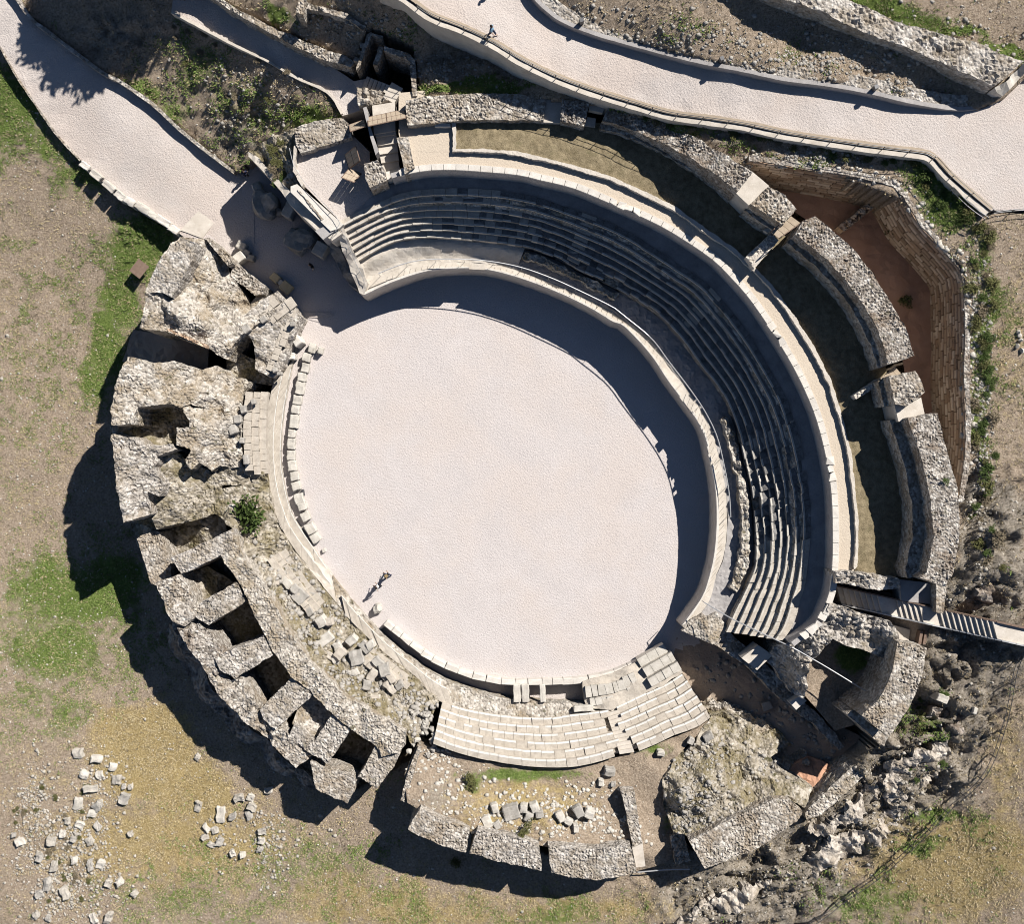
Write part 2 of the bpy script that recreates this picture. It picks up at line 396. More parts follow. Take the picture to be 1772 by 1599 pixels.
EXT = [(-58,60,3),(-70,0,-3),(-60,-60,-4),(0,-75,0),(60,-60,8),(75,0,13),(70,60,16),(0,75,17),(-30,70,12)]
def wcp(c): return W(*c)
cpw = [wcp(c) for c in CP]+[(a, b, c) for a, b, c in EXT]
# footprints under which the ground is dug away: (outline, level)
AMPH = [(335,412,2),(300,425,5),(250,510,6.5),(242,575,6.8),(225,620,7),(205,665,7.2),(198,720,7.2),(205,800,7.2),(214,850,7),(222,905,6),(262,985,4),(275,1010,4),(300,1068,4),
 (330,1116,4),(372,1195,4),(420,1245,4),(465,1278,4),(520,1325,4),(555,1366,3.5),(600,1388,3.5),(650,1362,3.5),(705,1330,4),(720,1430,6),(760,1455,6),(880,1490,6),(960,1508,6),(1030,1518,6),(1098,1505,6),
 (1195,1490,6.5),(1220,1498,7),(1314,1462,7),(1376,1416,7),(1400,1412,6.5),(1520,1290,8),(1535,1280,10),(1578,1206,11),(1594,1160,11),(1600,1120,11),(1640,1070,11),(1645,1010,13.5),(1655,950,13.8),(1658,900,13.8),(1668,850,13),
 (1668,780,13),(1668,600,13),(1665,470,13),(1558,345,13),(1440,300,13),(1305,280,13),(1300,300,13.2),(1205,242,12.8),(1150,213,12.4),(1090,195,12.0),(1045,180,11.4),(946,170,11.0),(893,165,10.9),(830,164,10.9),(706,176,10.9),
 (725,165,9.6),(715,85,9.4),(665,60,9),(640,52,8.9),(612,106,8.6),(560,82,8.2),(400,6,7.1),(340,-30,7.0),(296,12,5.0),(400,73,5.5),(460,102,5.8),(525,138,6.3),(560,154,6.7),(582,176,7.2),(592,196,7.4),(548,208,7.0),(520,222,6.6),(475,240,5.4),(430,262,4.2),(425,300,0),(400,300,0)]
PATH = [(-60,-40,3.2),(-60,20,3.2),(0,80,2.4),(30,133,1.9),(52,166,1.6),(91,223,1.1),(118,255,.8),(140,278,.6),(200,335,.2),(250,372,.05),(306,400,0),(345,430,0),(440,470,0),(440,320,0),(408,299,.1),(380,280,.2),(311,224,.6),(270,185,.9),(244,166,1.0),(210,143,1.3),(179,127,1.5),(140,98,1.8),(90,60,2.2),(55,32,2.5),(31,0,2.8),(0,-40,3.2)]
RZX = [600,745,850,960,1020,1100,1209,1300,1440,1500,1700,1900]; RZZ = [13.6,13.2,12.9,12.4,12.2,12.3,13.0,13.5,13.9,14.0,14.1,14.4]
def rz(x): return float(np.interp(x, RZX, RZZ))
ROAD = [(x, y, rz(x)) for x, y in [(640,-60),(700,-8),(745,26),(800,48),(850,72),(903,104),(960,132),(1020,155),(1060,168),(1100,180),(1160,197),(1225,206),(1290,215),(1360,231),(1440,244),(1540,258),(1590,264),(1612,270),(1640,300),(1713,364),
 (1900,360),(1900,100),(1772,135),(1735,172),(1690,191),(1660,190),(1600,182),(1500,160),(1420,147),(1360,140),(1290,125),(1200,107),(1150,94),(1100,80),(1060,68),(1025,58),(970,36),(945,20),(915,-5),(880,-60)]]
CUTS = [(WC(AMPH), -6.0), (WC(PATH), None), (WC(ROAD), None)]
def terrain_z(x, y): return rbf(cpw, x, y)
ZONES = [ # px, py, rx, ry, channel, amount   (0 green, 1 gold, 2 rock)
 (20,180,60,70,0,.9),(60,250,80,60,0,.55),(150,310,70,40,0,.6),(250,420,60,60,0,.9),(215,520,30,60,0,.9),(190,600,28,60,0,1.0),(165,660,20,40,0,.8),(140,1030,130,70,0,.75),(200,1000,60,45,0,.9),
 (90,1120,90,70,0,.65),(30,1100,60,120,0,.35),(60,1210,70,60,0,.45),(235,1050,40,40,0,.5),(110,1250,40,30,0,.5),(0,60,40,90,0,.3),
 (250,1300,90,80,1,1.0),(330,1370,90,70,1,.8),(200,1260,60,50,1,.7),(250,1450,160,90,1,.6),(420,1480,120,70,1,.45),(100,1400,100,100,1,.35),(600,1540,140,60,1,.55),(800,1570,160,40,1,.45),(560,1480,110,70,0,.42),(700,1560,120,50,0,.4),(960,1590,120,40,0,.5),(420,1570,150,50,0,.38),
 (300,1450,280,140,1,.62),(700,1570,300,60,1,.6),(1640,1500,200,130,1,.7),(60,1350,120,160,1,.4),(120,1060,190,120,0,.5),(500,1510,180,80,0,.42),(1740,1300,80,160,1,.5),(1750,600,60,260,1,.45),(1000,1580,240,50,1,.6),(60,600,160,260,0,.3),(160,1180,120,60,0,.35),(340,1560,200,60,0,.4),(0,560,140,200,1,.35),(60,800,80,200,1,.3),(1000,1560,160,40,1,.4),
 (350,120,60,60,0,.5),(400,170,80,60,0,.45),(470,210,80,45,0,.5),(540,210,50,28,0,.8),(440,130,50,40,0,.35),(250,150,50,30,0,.6),(300,190,60,30,0,.55),(420,230,50,40,0,.35),
 (480,30,30,20,0,.8),(690,60,40,40,0,.35),(800,150,90,12,0,1.1),(860,150,60,14,0,1.0),(1140,190,90,14,0,.85),(1230,215,70,14,0,.8),(1200,235,60,12,0,.5),
 (1620,300,40,50,0,.85),(1650,360,36,36,0,1.1),(1690,330,30,40,0,.9),(1690,430,24,60,0,.6),(1700,560,24,90,0,.7),(1700,720,22,90,0,.6),(1580,290,40,20,0,.5),(1400,270,60,14,0,.5),(1320,262,60,14,0,.4),
 (1560,30,80,22,0,.9),(1640,55,70,18,0,.8),(1740,80,40,14,0,1.2),(1500,10,60,16,0,.8),(1180,60,120,22,0,.2),(1400,100,80,20,0,.35),
 (1740,480,40,120,1,.25),(1750,700,40,140,1,.3),(1740,600,40,90,0,.3),(1750,380,30,20,0,.3),(1720,960,60,120,2,1.1),(1700,860,44,60,2,.85),(1680,1080,90,120,2,1.1),(1600,1260,100,90,2,1.2),(1650,1190,80,80,2,1.1),(1480,1380,130,90,2,1.2),
 (1330,1520,130,70,2,1.1),(1240,1560,100,60,2,.9),(1400,1450,120,50,2,.6),(1590,1260,40,30,0,.5),(1640,1330,60,50,2,.9),
 (1560,1470,90,70,1,.5),(1680,1480,140,90,1,.75),(1740,1350,60,120,1,.5),(1700,1440,60,40,0,.4),(1600,1460,60,20,0,.6),(1500,1560,120,50,0,.55),(1640,1560,110,50,1,.6),(1480,1520,60,30,1,.4),(1620,1400,40,20,0,.7),
 (1200,40,140,60,2,.25),(1000,230,300,20,2,.1),(1250,250,90,22,2,.6),(1450,275,120,20,2,.5),(800,110,90,30,2,.6),(640,20,120,60,2,.35),(420,230,60,60,2,.6),(350,230,50,20,2,.4),(200,60,90,40,2,.6),(900,120,60,20,2,.5),(1080,160,120,14,2,.4)]
def build_terrain():
    d = .2
    xs = np.arange(-52, 52.01, d); ys = np.arange(-49, 49.01, d)
    ext = np.cumsum(.4*1.35**np.arange(19))
    xs = np.r_[xs[0]-ext[::-1], xs, xs[-1]+ext]; ys = np.r_[ys[0]-ext[::-1], ys, ys[-1]+ext]
    X, Y = np.meshgrid(xs, ys); sh = X.shape; X = X.ravel(); Y = Y.ravel()
    Xc = np.clip(X, -62, 62); Yc = np.clip(Y, -60, 60)
    Z = terrain_z(Xc, Yc)
    px = CX+X/(S*(H-Z)/H); py = CY-Y/(S*(H-Z)/H)
    zone = np.zeros((len(X), 3))
    nx = (fbm(X/3, Y/3, 5)-.5)*70; ny = (fbm(X/3, Y/3, 15)-.5)*70
    for (a, b, rx, ry, ch, am) in ZONES:
        q = ((px+nx-a)/(rx*1.15))**2+((py+ny-b)/(ry*1.15))**2
        am_ = am*(1.05 if ch == 1 else 1.08)
        zone[:, ch] = np.maximum(zone[:, ch], am_*np.exp(-q*.9))
    far = (np.abs(X) > 50) | (np.abs(Y) > 48)
    rk = np.clip(zone[:, 2], 0, 1)
    wx_ = X+1.6*(fbm(X/2.2, Y/2.2, 33, 3)-.5)*2; wy_ = Y+1.6*(fbm(X/2.2, Y/2.2, 34, 3)-.5)*2
    u_ = (wx_*.6-wy_*.8); v_ = (wx_*.8+wy_*.6)
    rid = 1-np.abs(2*fbm(u_/1.5+3, v_/3.6, 31, 5)-1)*2.4
    rid2 = np.clip((fbm(wx_/1.3, wy_/1.3, 77, 4)-.5)*5, -1, 1)
    rub_ = (fbm(X/2.5, Y/2.5, 78, 3) > .5)*stones(X+.3*vn(X*2, Y*2, 3), Y, .45, 79)
    Z = Z+rk**1.4*(1.05*(rid-.45)+.4*rid2+.5*(fbm(X/.5, Y/.5, 40, 3)-.5)+.22*rub_)
    Z = Z+.35*(fbm(X/4, Y/4, 50, 4)-.5)+(.10+.1*zone[:, 0])*(fbm(X/.35, Y/.35, 60, 2)-.5)
    scr = np.clip(zone[:, 0]+.3, 0, 1)*((px > 200) & (py < 420) & (px < 640))
    Z = Z+.7*scr*(fbm(X/.6, Y/.6, 91, 3)-.5)
    for k, (poly, lv) in enumerate(CUTS):
        m = inside(poly, X, Y)
        if lv is None: Z = np.where(m, Z-1.2, Z)
        else: Z = np.where(m, lv, Z)
    zone = np.where(far[:, None], zone*.3, zone)
    nx_, ny_ = sh[1], sh[0]
    i = np.arange(nx_*ny_).reshape(ny_, nx_)
    F = np.stack([i[:-1, :-1].ravel(), i[:-1, 1:].ravel(), i[1:, 1:].ravel(), i[1:, :-1].ravel()], 1)
    me = bpy.data.meshes.new('ground'); me.vertices.add(len(X)); me.vertices.foreach_set('co', np.stack([X, Y, Z], 1).astype(np.float32).ravel())
    me.loops.add(F.size); me.loops.foreach_set('vertex_index', F.ravel().astype(np.int32))
    me.polygons.add(len(F)); me.polygons.foreach_set('loop_start', np.arange(0, F.size, 4, dtype=np.int32))
    a = me.attributes.new('zone', 'FLOAT_COLOR', 'POINT'); a.data.foreach_set('color', np.c_[zone, np.ones(len(X))].astype(np.float32).ravel())
    me.update(calc_edges=True); me.validate(); me.materials.append(M['ground'])
    o = bpy.data.objects.new('ground', me); C.objects.link(o); tag(o, kind='structure', label='dry grass field and rocky hillside round the amphitheatre', cat='ground')
    return X, Y, Z, zone
TX, TY, TZ, TZONE = build_terrain()
def gz(x, y):
    """ground height near a point"""
    i = np.argmin((TX-x)**2+(TY-y)**2); return float(TZ[i])
def atg(px, py):
    """pixel -> world point lying on the open ground"""
    z = 0.0
    for _ in range(4):
        x, y, _z = W(px, py, z); z = float(terrain_z(np.array([x]), np.array([y]))[0])
    x, y, _z = W(px, py, z); return x, y, gz(x, y)
def floor(name, pts, mat_, z=None, step=.6, relief=.0, lump=.05, zbot=None, label=None, ctrl=(), edge=.02, kind='structure', cat=None):
    o = massif(name, pts, mat_, z=z, zbot=zbot, step=step, relief=relief, size=.5, edge=edge, lump=lump, ctrl=ctrl, lumps=3.0, flat=True)
    return tag(o, label, cat or name.replace('_', ' '), kind=kind)
# ---- floors
floor('arena_floor', [(400,300),(440,262),(628,470),(700,430),(900,430),(1090,500),(1200,620),(1280,800),(1280,980),(1215,1100),(1255,1215),(1150,1150),(1138,1122),(1113,1140),(1060,1164),(1004,1176),(941,1179),(879,1179),(823,1169),(781,1156),(738,1133),(702,1106),(672,1080),(655,1092),(640,1105),(520,960),(470,820),(470,680),(510,560),(480,520),(415,480),(330,470),(335,405)], M['gravel'], z=.02, step=.5, lump=.03, label='pale gravel floor of the oval arena')
floor('sunken_corridor', [(636,1100),(655,1085),(672,1074),(702,1100),(738,1127),(781,1150),(823,1163),(879,1173),(941,1173),(1012,1170),(1018,1232),(880,1226),(760,1192),(700,1150)], M['path'], z=-.62, step=.5, lump=.05, label='sunken corridor floor behind the white kerb blocks')
floor('path', PATH, M['path'], step=.7, zbot=-2.5, label='wide pale gravel path entering from the upper left')
floor('road', ROAD, M['path'], step=.9, zbot=11.0, label='wide pinkish gravel road along the top and upper right')
floor('entrance_apron', [(345,362),(370,386),(350,412),(312,398)], M['plaster'], z=.10, step=.5, lump=.01, zbot=-.2, label='white square paving patch on the path beside the ruin')
# terraces
C4p = [(667,310.7),(701,301),(740.6,294),(786,293),(842,296.6),(898.6,302),(932,310),(992,324.5),(1054,350),(1110,374),(1161,400),(1228,444),(1259.5,473.5),(1297,515.7),(1337.7,575),(1375,637.6),(1403,697),(1419,744),(1433,806),(1440,860),(1442,925),(1441,975),(1437,1020),(1427,1050),(1412,1078),(1370,1112)]
C5p = [(783,262),(830,262),(884.6,266),(941,278),(997.5,293.5),(1054,310),(1110,336),(1167,364),(1215,399),(1266,434),(1297,462.5),(1331.5,497),(1369,550),(1403,603),(1434.6,666),(1453.4,728),(1469,791),(1480,900),(1481,950),(1478,985)]
C3p = [(589,383),(644,356),(695,335),(740,328),(800,326.7),(856,330),(927,342),(983,360),(1060,388),(1103,411),(1175,459),(1219,488),(1259,531),(1297,581),(1331,638),(1360,691),(1382,760),(1394,822),(1401,875),(1402,920),(1398,965),(1393,1008),(1385,1035),(1370,1083),(1353,1108)]
C2p = [(621,453),(667,426),(705,414),(757,412),(814,416),(893,425),(955,443),(1011,471),(1069,500),(1134,540),(1175,581),(1212,631),(1250,681),(1275,738),(1291,806),(1302,855),(1308,925),(1307,975),(1295,1008),(1275,1050),(1255,1093)]
C1p = [(633,487),(684,464.5),(729,453),(786,451),(842,454),(899,464.5),(955,484),(1011,509.6),(1060,534),(1078,548),(1125,587),(1156,628),(1194,678),(1219,716),(1238,756.5),(1250,806),(1258,850),(1261,890),(1260,925),(1254,965),(1241,1000),(1230,1040),(1215,1062)]
C0p = [(628,511),(673,490),(729,471),(770,465),(825,464),(870,472),(924,489),(978,511),(1026,535),(1060,556),(1081,565),(1125,612),(1156,658),(1185,697),(1216,744),(1228,791),(1236,830),(1240,870),(1240,915),(1236,960),(1227,1000),(1214,1035),(1180,1083)]
ZT = 9.6
up_in = [(x+3 if x > 1100 else x, y-3, ZT) for x, y in C4p[2:-4]]
lawn_in = [(x, y, ZT) for x, y in C5p]
OUTW = [(783,205),(946,205),(1040,212),(1125,240),(1212,286),(1280,335),(1345,400),(1385,425),(1430,470),(1470,510),(1500,555),(1525,608),(1545,680),(1560,735),(1580,812),(1596,862),(1602,915),(1596,975),(1580,1005)]
floor('upper_walkway', [(690,232),(775,232),(785,262)]+[(x, y) for x, y, z in lawn_in[1:]]+[(1478,988),(1445,992)]+[(x, y) for x, y, z in up_in[::-1]]+[(715,294),(700,300),(695,262)], M['terrace'], z=ZT, step=.5, lump=.02, label='beige curved walkway behind the white coping')
floor('terrace_turf', [(783,210,ZT+.15)]+[(x, y, ZT+.15) for x, y in OUTW[1:]]+[(1560,1010,ZT-.1),(1478,990,ZT-.1)]+[(x+3, y-3, ZT+.25) for x, y in C5p[::-1]], M['lawn'], step=.35, relief=.05, lump=.2, label='olive turf strip between the walkway and the outer wall')
floor('upper_courtyard', [(690,160),(800,150),(800,235),(780,262),(700,262),(690,232)], M['terrace'], z=ZT-.01, step=.5, lump=.02, label='beige paved yard beside the timber gate')
floor('viewing_terrace', [(508,275),(520,262),(608,232),(640,262),(640,330),(700,336),(644,358),(589,384),(545,340),(520,315),(508,292)], M['path'], z=7.2, step=.5, lump=.02, label='pale gravel viewing terrace above the entrance passage')
floor('ramp_path', [(300,-10,5.1),(340,-30,5.2),(400,15,5.5),(500,66,6.2),(612,140,7.2),(640,135,7.4),(650,165,7.5),(640,185,7.5),(592,200,7.4),(580,177,7.2),(561,157,6.8),(525,141,6.4),(496,126,6.1),(460,105,5.8),(400,76,5.5),(340,44,5.3),(296,22,5.1)], M['path'], step=.5, lump=.03, zbot=3, label='pale gravel path below the rubble wall at top left')
floor('pit_floor', [(1330,300,8),(1440,310,8),(1560,350,8),(1660,460,8),(1655,700,8),(1668,860,8),(1600,860,8),(1570,700,8),(1560,600,8),(1510,470,8),(1400,385,8),(1340,340,8)], M['orange'], z=8.0, step=.4, relief=.05, lump=.25, label='orange clay floor of the deep pit behind the outer wall')
floor('passage_floor', [(1195,1085,0.05),(1140,1100,0.05),(1150,1130,.05),(1180,1180,0.1),(1215,1235,.5),(1240,1260,1.0),(1300,1300,1.6),(1380,1330,2.6),(1400,1390,3.2),(1520,1290,4.6),(1460,1260,3.8),(1400,1240,2.8),(1330,1190,1.5),(1250,1120,.3)], M['passage'], step=.3, relief=.12, lump=.35, label='uneven earth floor of the lower right entrance passage')
floor('stair_trench_floor', [(1440,1005,6.8),(1650,1050,9.4),(1650,1140,9.4),(1440,1060,6.8)], M['passage'], step=.5, lump=.1, label='earth floor under the long stairway')
# ================================================================== EAST GRANDSTAND
def lerp(a, b, t): return a+(b-a)*t
NC = 240
c0 = WC(C0p, 3.6, NC); c1 = WC(C1p, 3.6, NC); c2 = WC(C2p, 4.15, NC); c3 = WC(C3p, 7.35, NC); c4 = WC(C4p, ZT, NC)
gs = empty('grandstand', (c2[NC//2][0], c2[NC//2][1], 0), 'curved stone grandstand of stepped seat rows, mostly in deep shade, above the arena', 'grandstand')
def arr(*seqs): return [tuple(p) for s in seqs for p in s]
# podium: wall with pale walkway on top
c0l = c0.copy(); c0l[:, 2] = 3.1; c1l = c1.copy(); c1l[:, 2] = 3.1
pod = massif('podium_wall', arr(c0l, c1l[::-1]), M['plaster'], zbot=-.5, step=.28, relief=.02, lump=.04, edge=.02, parent=gs, world=True, flat=True)
rub = c2.copy(); rub[:, 2] = 3.9
sh_ = c1.copy(); sh_[:, 2] = 3.12; nl = 62
massif('plaster_ledge', arr(sh_[:nl], rub[:nl][::-1]), M['plaster'], zbot=2.8, step=.2, relief=.03, lump=.15, edge=.03, parent=gs, world=True)
flo = rub.copy(); flo[:, 2] = 3.2
massif('gravel_ledge', arr(sh_[nl-1:], flo[nl-1:][::-1]), M['greywall'], zbot=2.6, step=.2, relief=.08, size=.3, lump=.12, edge=.03, parent=gs, world=True)
mid_ = lerp(sh_, rub, .48); mid2_ = lerp(sh_, rub, .8); mid_[:, 2] = 3.95; mid2_[:, 2] = 3.95
massif('outcrop', arr(mid_[160:226], mid2_[160:226][::-1]), M['ruin'], zbot=2.6, step=.13, relief=.3, size=.6, lump=.6, lumps=.8, edge=.14, parent=gs, world=True)
massif('outcrop', arr(mid_[62:100], mid2_[62:100][::-1]), M['ruin'], zbot=2.6, step=.13, relief=.25, size=.6, lump=.5, lumps=.8, edge=.14, parent=gs, world=True)
# paving slabs of the podium walkway
mb = MB()
for k in range(4, 96):
    if 15 < k < 22 or 54 < k < 61: continue
    a, b = k/100, (k+.93)/100
    def q(t, s):
        i = t*(NC-1); i0 = int(i); f = i-i0; i1 = min(i0+1, NC-1)
        return lerp(lerp(c0[i0], c0[i1], f), lerp(c1[i0], c1[i1], f), s)
    p = [q(a, .06), q(b, .06), q(b, .72), q(a, .72)]; dz = R.uniform(.05, .085)
    mb.hexa([(v[0], v[1], 3.0) for v in p][::-1], [(v[0], v[1], 3.1+dz) for v in p][::-1])
mb.build('paving_slabs', M['plaster'], gs)
mb = MB()
for k in range(0, 150):
    a, b = k/150, (k+.985)/150; am = (a+b)/2
    if .178 < am < .205 or .60 < am < .635: continue
    hh_ = 3.6+R.uniform(-.02, .02)
    if .635 < am < .73: hh_ = 3.12+R.choice([0, .12, .3, .45, .5])
    p = [q(a, 0), q(b, 0), q(b, .2), q(a, .2)]
    mb.hexa([(v[0], v[1], 2.9) for v in p][::-1], [(v[0], v[1], hh_) for v in p][::-1])
mb.build('podium_curb', M['coping'], gs)
NROW = 7
def seat_rows(parent, Cin, Cout, n, zin, zout, mat_, bl=1.0, rough=.03, skip=(), broken=lambda k, u: 0, down=.5, tilt=0, rowname='seat_row', lo=0, nose=.1, dark_from=None):
    m = len(Cin); seg = np.linalg.norm(np.diff(Cin[:, :2], axis=0), axis=1); Ls = np.r_[0, np.cumsum(seg)]; L = Ls[-1]
    for k in range(lo, n):
        mb = MB(); z = zin+(zout-zin)*(k+1)/n; zprev = zin+(zout-zin)*k/n
        u = 0.0
        while u < L:
            w = bl*R.uniform(.75, 1.35); a = u; b = min(L, u+w-.02); u += w
            if b-a < .15: continue
            um = (a+b)/2/L
            if any(s0 <= um <= s1 for s0, s1 in skip): continue
            br = broken(k, um)
            if br > .95 and R.random() < .6: continue
            ns = max(1, int((b-a)/.5)); dz = R.uniform(-rough, rough)*(1+4*br); fwd = R.uniform(-rough, rough)*(1+3*br)*.8; bt = []; tp = []
            for i in range(ns):
                s0 = a+(b-a)*i/ns; s1 = a+(b-a)*(i+1)/ns
                def pt(s, t):
                    return np.array([lerp(np.interp(s, Ls, Cin[:, c]), np.interp(s, Ls, Cout[:, c]), t) for c in (0, 1)])
                t0 = (k+fwd)/n; t1 = (k+1.12)/n
                P = [pt(s0, t0), pt(s1, t0), pt(s1, t1), pt(s0, t1)]
                jz = [R.uniform(-rough, rough)*(.5+3*br) for _ in range(4)]
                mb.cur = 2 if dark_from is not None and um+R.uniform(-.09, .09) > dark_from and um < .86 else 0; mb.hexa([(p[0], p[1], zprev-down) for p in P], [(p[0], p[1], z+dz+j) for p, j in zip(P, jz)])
                if nose and R.random() < .93:
                    f_ = nose/np.linalg.norm(P[3]-P[0])
                    Q = [P[0]-(P[3]-P[0])*.02, P[1]-(P[2]-P[1])*.02, P[1]+(P[2]-P[1])*f_, P[0]+(P[3]-P[0])*f_]; mb.cur = 1
                    zq = [z+dz+jz[0]+.012, z+dz+jz[1]+.012, z+dz+lerp(jz[1], jz[2], f_)+.012, z+dz+lerp(jz[0], jz[3], f_)+.012]
                    mb.hexa([(p[0], p[1], v-.12) for p, v in zip(Q, zq)], [(p[0], p[1], v) for p, v in zip(Q, zq)])
        o = mb.build(rowname, mat_, parent, mat2=(M['lip'] if dark_from is None else M['block'], M['seat_shaded']))
        # make normals consistent
        bm = bmesh.new(); bm.from_mesh(o.data); bmesh.ops.recalc_face_normals(bm, faces=bm.faces); bm.to_mesh(o.data); bm.free()
def brk(k, u):
    a = 0
    if k < 3: a = max(a, 1-abs(u-.80)/.14)
    if k < 2: a = max(a, 1-abs(u-.40)/.2)
    a = max(a, .5-abs(u-.78)/.2)
    return max(0, min(1, a))
seat_rows(gs, c2, c3, NROW, 4.05, 7.35, M['seat'], .95, .055, broken=brk, down=1.2, nose=.13, dark_from=.2)  # rows beyond the sunlit left part get the stone darkened to imitate shade
# backing under the rows
c2b = c2.copy(); c2b[:, 2] = 3.85; c3b = c3.copy(); c3b[:, 2] = 7.1
massif('seat_core', arr(c2b, c3b[::-1]), M['ruin'], zbot=0, step=.5, relief=.1, lump=.1, parent=gs, world=True, flat=True)
# corridor at the foot of the back wall
c3f = c3.copy(); c3f[:, 2] = 7.25
n4 = c4.copy()
cc = WC([(C4p[0][0]-2, C4p[0][1]+2)]+C4p[1:], ZT, NC)
c4f = cc.copy(); c4f[:, 2] = 7.25
# push the floor a little under the wall
ctr = np.array([0., 0.])
def offs(c, d):
    t = np.gradient(c[:, :2], axis=0); t /= np.linalg.norm(t, axis=1)[:, None]; nrm = np.stack([-t[:, 1], t[:, 0]], 1)
    s = np.sign(np.sum(nrm*(c[:, :2]-ctr), 1))[:, None]; o = c.copy(); o[:, :2] += nrm*s*d; return o
massif('upper_aisle', arr(offs(c3f, -.15), offs(c4f, .3)[::-1]), M['greywall'], zbot=6.3, step=.4, relief=.0, lump=.02, parent=gs, world=True, flat=True)
wl = c4[2:]; top = wl.copy(); top[:, 2] = ZT-.12
massif('back_wall', arr(top, offs(top, .4)[::-1]), M['greywall'], zbot=6.5, step=.3, relief=.0, lump=.01, edge=.01, parent=gs, world=True, flat=True)
mb = MB(); seg = np.r_[0, np.cumsum(np.linalg.norm(np.diff(wl[:, :2], axis=0), axis=1))]; u = .6; out4 = offs(wl, .42); inn4 = offs(wl, -.05)
while u < seg[-1]-.9:
    rough = any(a < u/seg[-1] < b for a, b in ((0, .02), (.275, .33), (.545, .58), (.735, .765), (.93, 1)))
    w = .95 if not rough else R.uniform(.5, .8); a, b = u, u+w-.035; u += w
    f = lambda s, c: [np.interp(s, seg, c[:, i]) for i in (0, 1)]
    P = [f(a, inn4), f(b, inn4), f(b, out4), f(a, out4)]
    if rough: P = [(p[0]+R.uniform(-.12, .12), p[1]+R.uniform(-.12, .12)) for p in P]
    mb.hexa([(p[0], p[1], ZT-.14) for p in P], [(p[0], p[1], ZT+R.uniform(.10, .13)+(R.uniform(-.05, .12) if rough else 0)) for p in P])
o = mb.build('coping', M['coping'], gs)
bm = bmesh.new(); bm.from_mesh(o.data); bmesh.ops.recalc_face_normals(bm, faces=bm.faces); bm.to_mesh(o.data); bm.free()
def stairway(parent, Cin, Cout, n, zin, zout, u, w, mat_, name='stairway', steps=2):
    seg = np.r_[0, np.cumsum(np.linalg.norm(np.diff(Cin[:, :2], axis=0), axis=1))]; L = seg[-1]; mb = MB(); s0 = u*L-w/2; s1 = u*L+w/2
    pt = lambda s, t: [lerp(np.interp(s, seg, Cin[:, c]), np.interp(s, seg, Cout[:, c]), t) for c in (0, 1)]
    for k in range(n*steps):
        t0 = k/(n*steps); t1 = (k+1.15)/(n*steps); z = zin+(zout-zin)*(k+1)/(n*steps)
        if k % steps == steps-1: z += .035
        P = [pt(s0, t0), pt(s1, t0), pt(s1, t1), pt(s0, t1)]
        mb.hexa([(p[0], p[1], z-.7) for p in P], [(p[0], p[1], z+.02) for p in P])
    o = mb.build(name, mat_, parent)
    bm = bmesh.new(); bm.from_mesh(o.data); bmesh.ops.recalc_face_normals(bm, faces=bm.faces); bm.to_mesh(o.data); bm.free()
for u in (.085, .33, .52, .72, .905): stairway(gs, c2, c3, NROW, 4.05, 7.35, u, 1.1, M['seat'])
# podium railing
def railing(name, pts, h, label, cat='railing', step=2.0, r=.03, mat_=None, rails=(1.0,), group=None, world=False, thick=None):
    P = np.array(pts, float); seg = np.r_[0, np.cumsum(np.linalg.norm(np.diff(P, axis=0), axis=1))]; L = seg[-1]
    n = max(1, int(round(L/step))); mt = mat_ or M['steel']
    g = empty(name, tuple(P[0]), label, cat, group)
    f = lambda s: np.array([np.interp(s, seg, P[:, i]) for i in range(3)])
    for k in range(n+1):
        p = f(L*k/n); mb = MB(); mb.bar(p, p+np.array([0, 0, h]), r); mb.build('post', mt, g)
    for q in rails:
        mb = MB(); m = max(2, int(L/.7))
        for k in range(m):
            a = f(L*k/m); b = f(L*(k+1)/m); mb.bar(a+np.array([0, 0, h*q]), b+np.array([0, 0, h*q]), thick or r, 5)
        mb.build('rail', mt, g)
    return g
pr = offs(c1, -.02); pr[:, 2] = 3.1
railing('railing', pr[6:200], 1.4, 'thin pale handrail along the podium walkway above the arena', step=2.4, mat_=M['galv'], r=.02, thick=.045)
# ================================================================== OUTER RING WALL (east and north)
def rwall(label, pts, z, zbot, mat_='rubble_brown', group=None, ledge=None, name='rubble_wall', cat='wall', size=.27, step=.105, relief=.25, lump=.12, weeds=0, ctrl=(), edge=.05, worn=0):
    P = WC(pts, z if z is not None else 11.); c = P[:, :2].mean(0)
    g = empty(name, (c[0], c[1], zbot), label, cat, group)
    massif('wall_body', pts, M[mat_], z=z, zbot=zbot, step=step, relief=relief, size=size, lump=lump, parent=g, ctrl=ctrl, edge=edge, worn=worn)
    if ledge: massif('stone_ledge', ledge[0], M['rubble'], z=ledge[1], zbot=zbot, step=.2, relief=.08, size=.4, lump=.06, parent=g)
    return g
G1 = 'surviving lengths of the outer ring wall'
rwall('long thick rubble wall straight along the top, right of the timber gate', [(702,173),(730,168),(760,165),(830,160),(893,161),(921,165),(946,168),(940,209),(885,207),(800,208),(740,213),(705,216)], 10.45, 8.5, 'rubble', G1)
rwall('short square rubble pier between the two pale gaps at the top', [(972,171),(1021,176),(1011,218),(970,209)], 10.9, 8.5, 'rubble_brown', G1)
rwall('curved rubble wall from the top running down to the first pale slab', [(1055,179,11.0),(1096,195,11.4),(1153,212,11.9),(1209,240,12.6),(1266,274,13.3),(1302,298,13.6),(1277,331,13.6),(1251,310,13.3),(1209,282,12.6),(1167,257,12.1),(1124,237,11.6),(1082,220,11.2),(1042,208,11.0)], None, 8.5, 'rubble_brown', G1,
      ledge=([(1040,210),(1082,221),(1124,238),(1167,258),(1209,283),(1251,311),(1277,332),(1268,343),(1240,324),(1200,297),(1160,272),(1120,251),(1080,233),(1038,222)], 10.3))
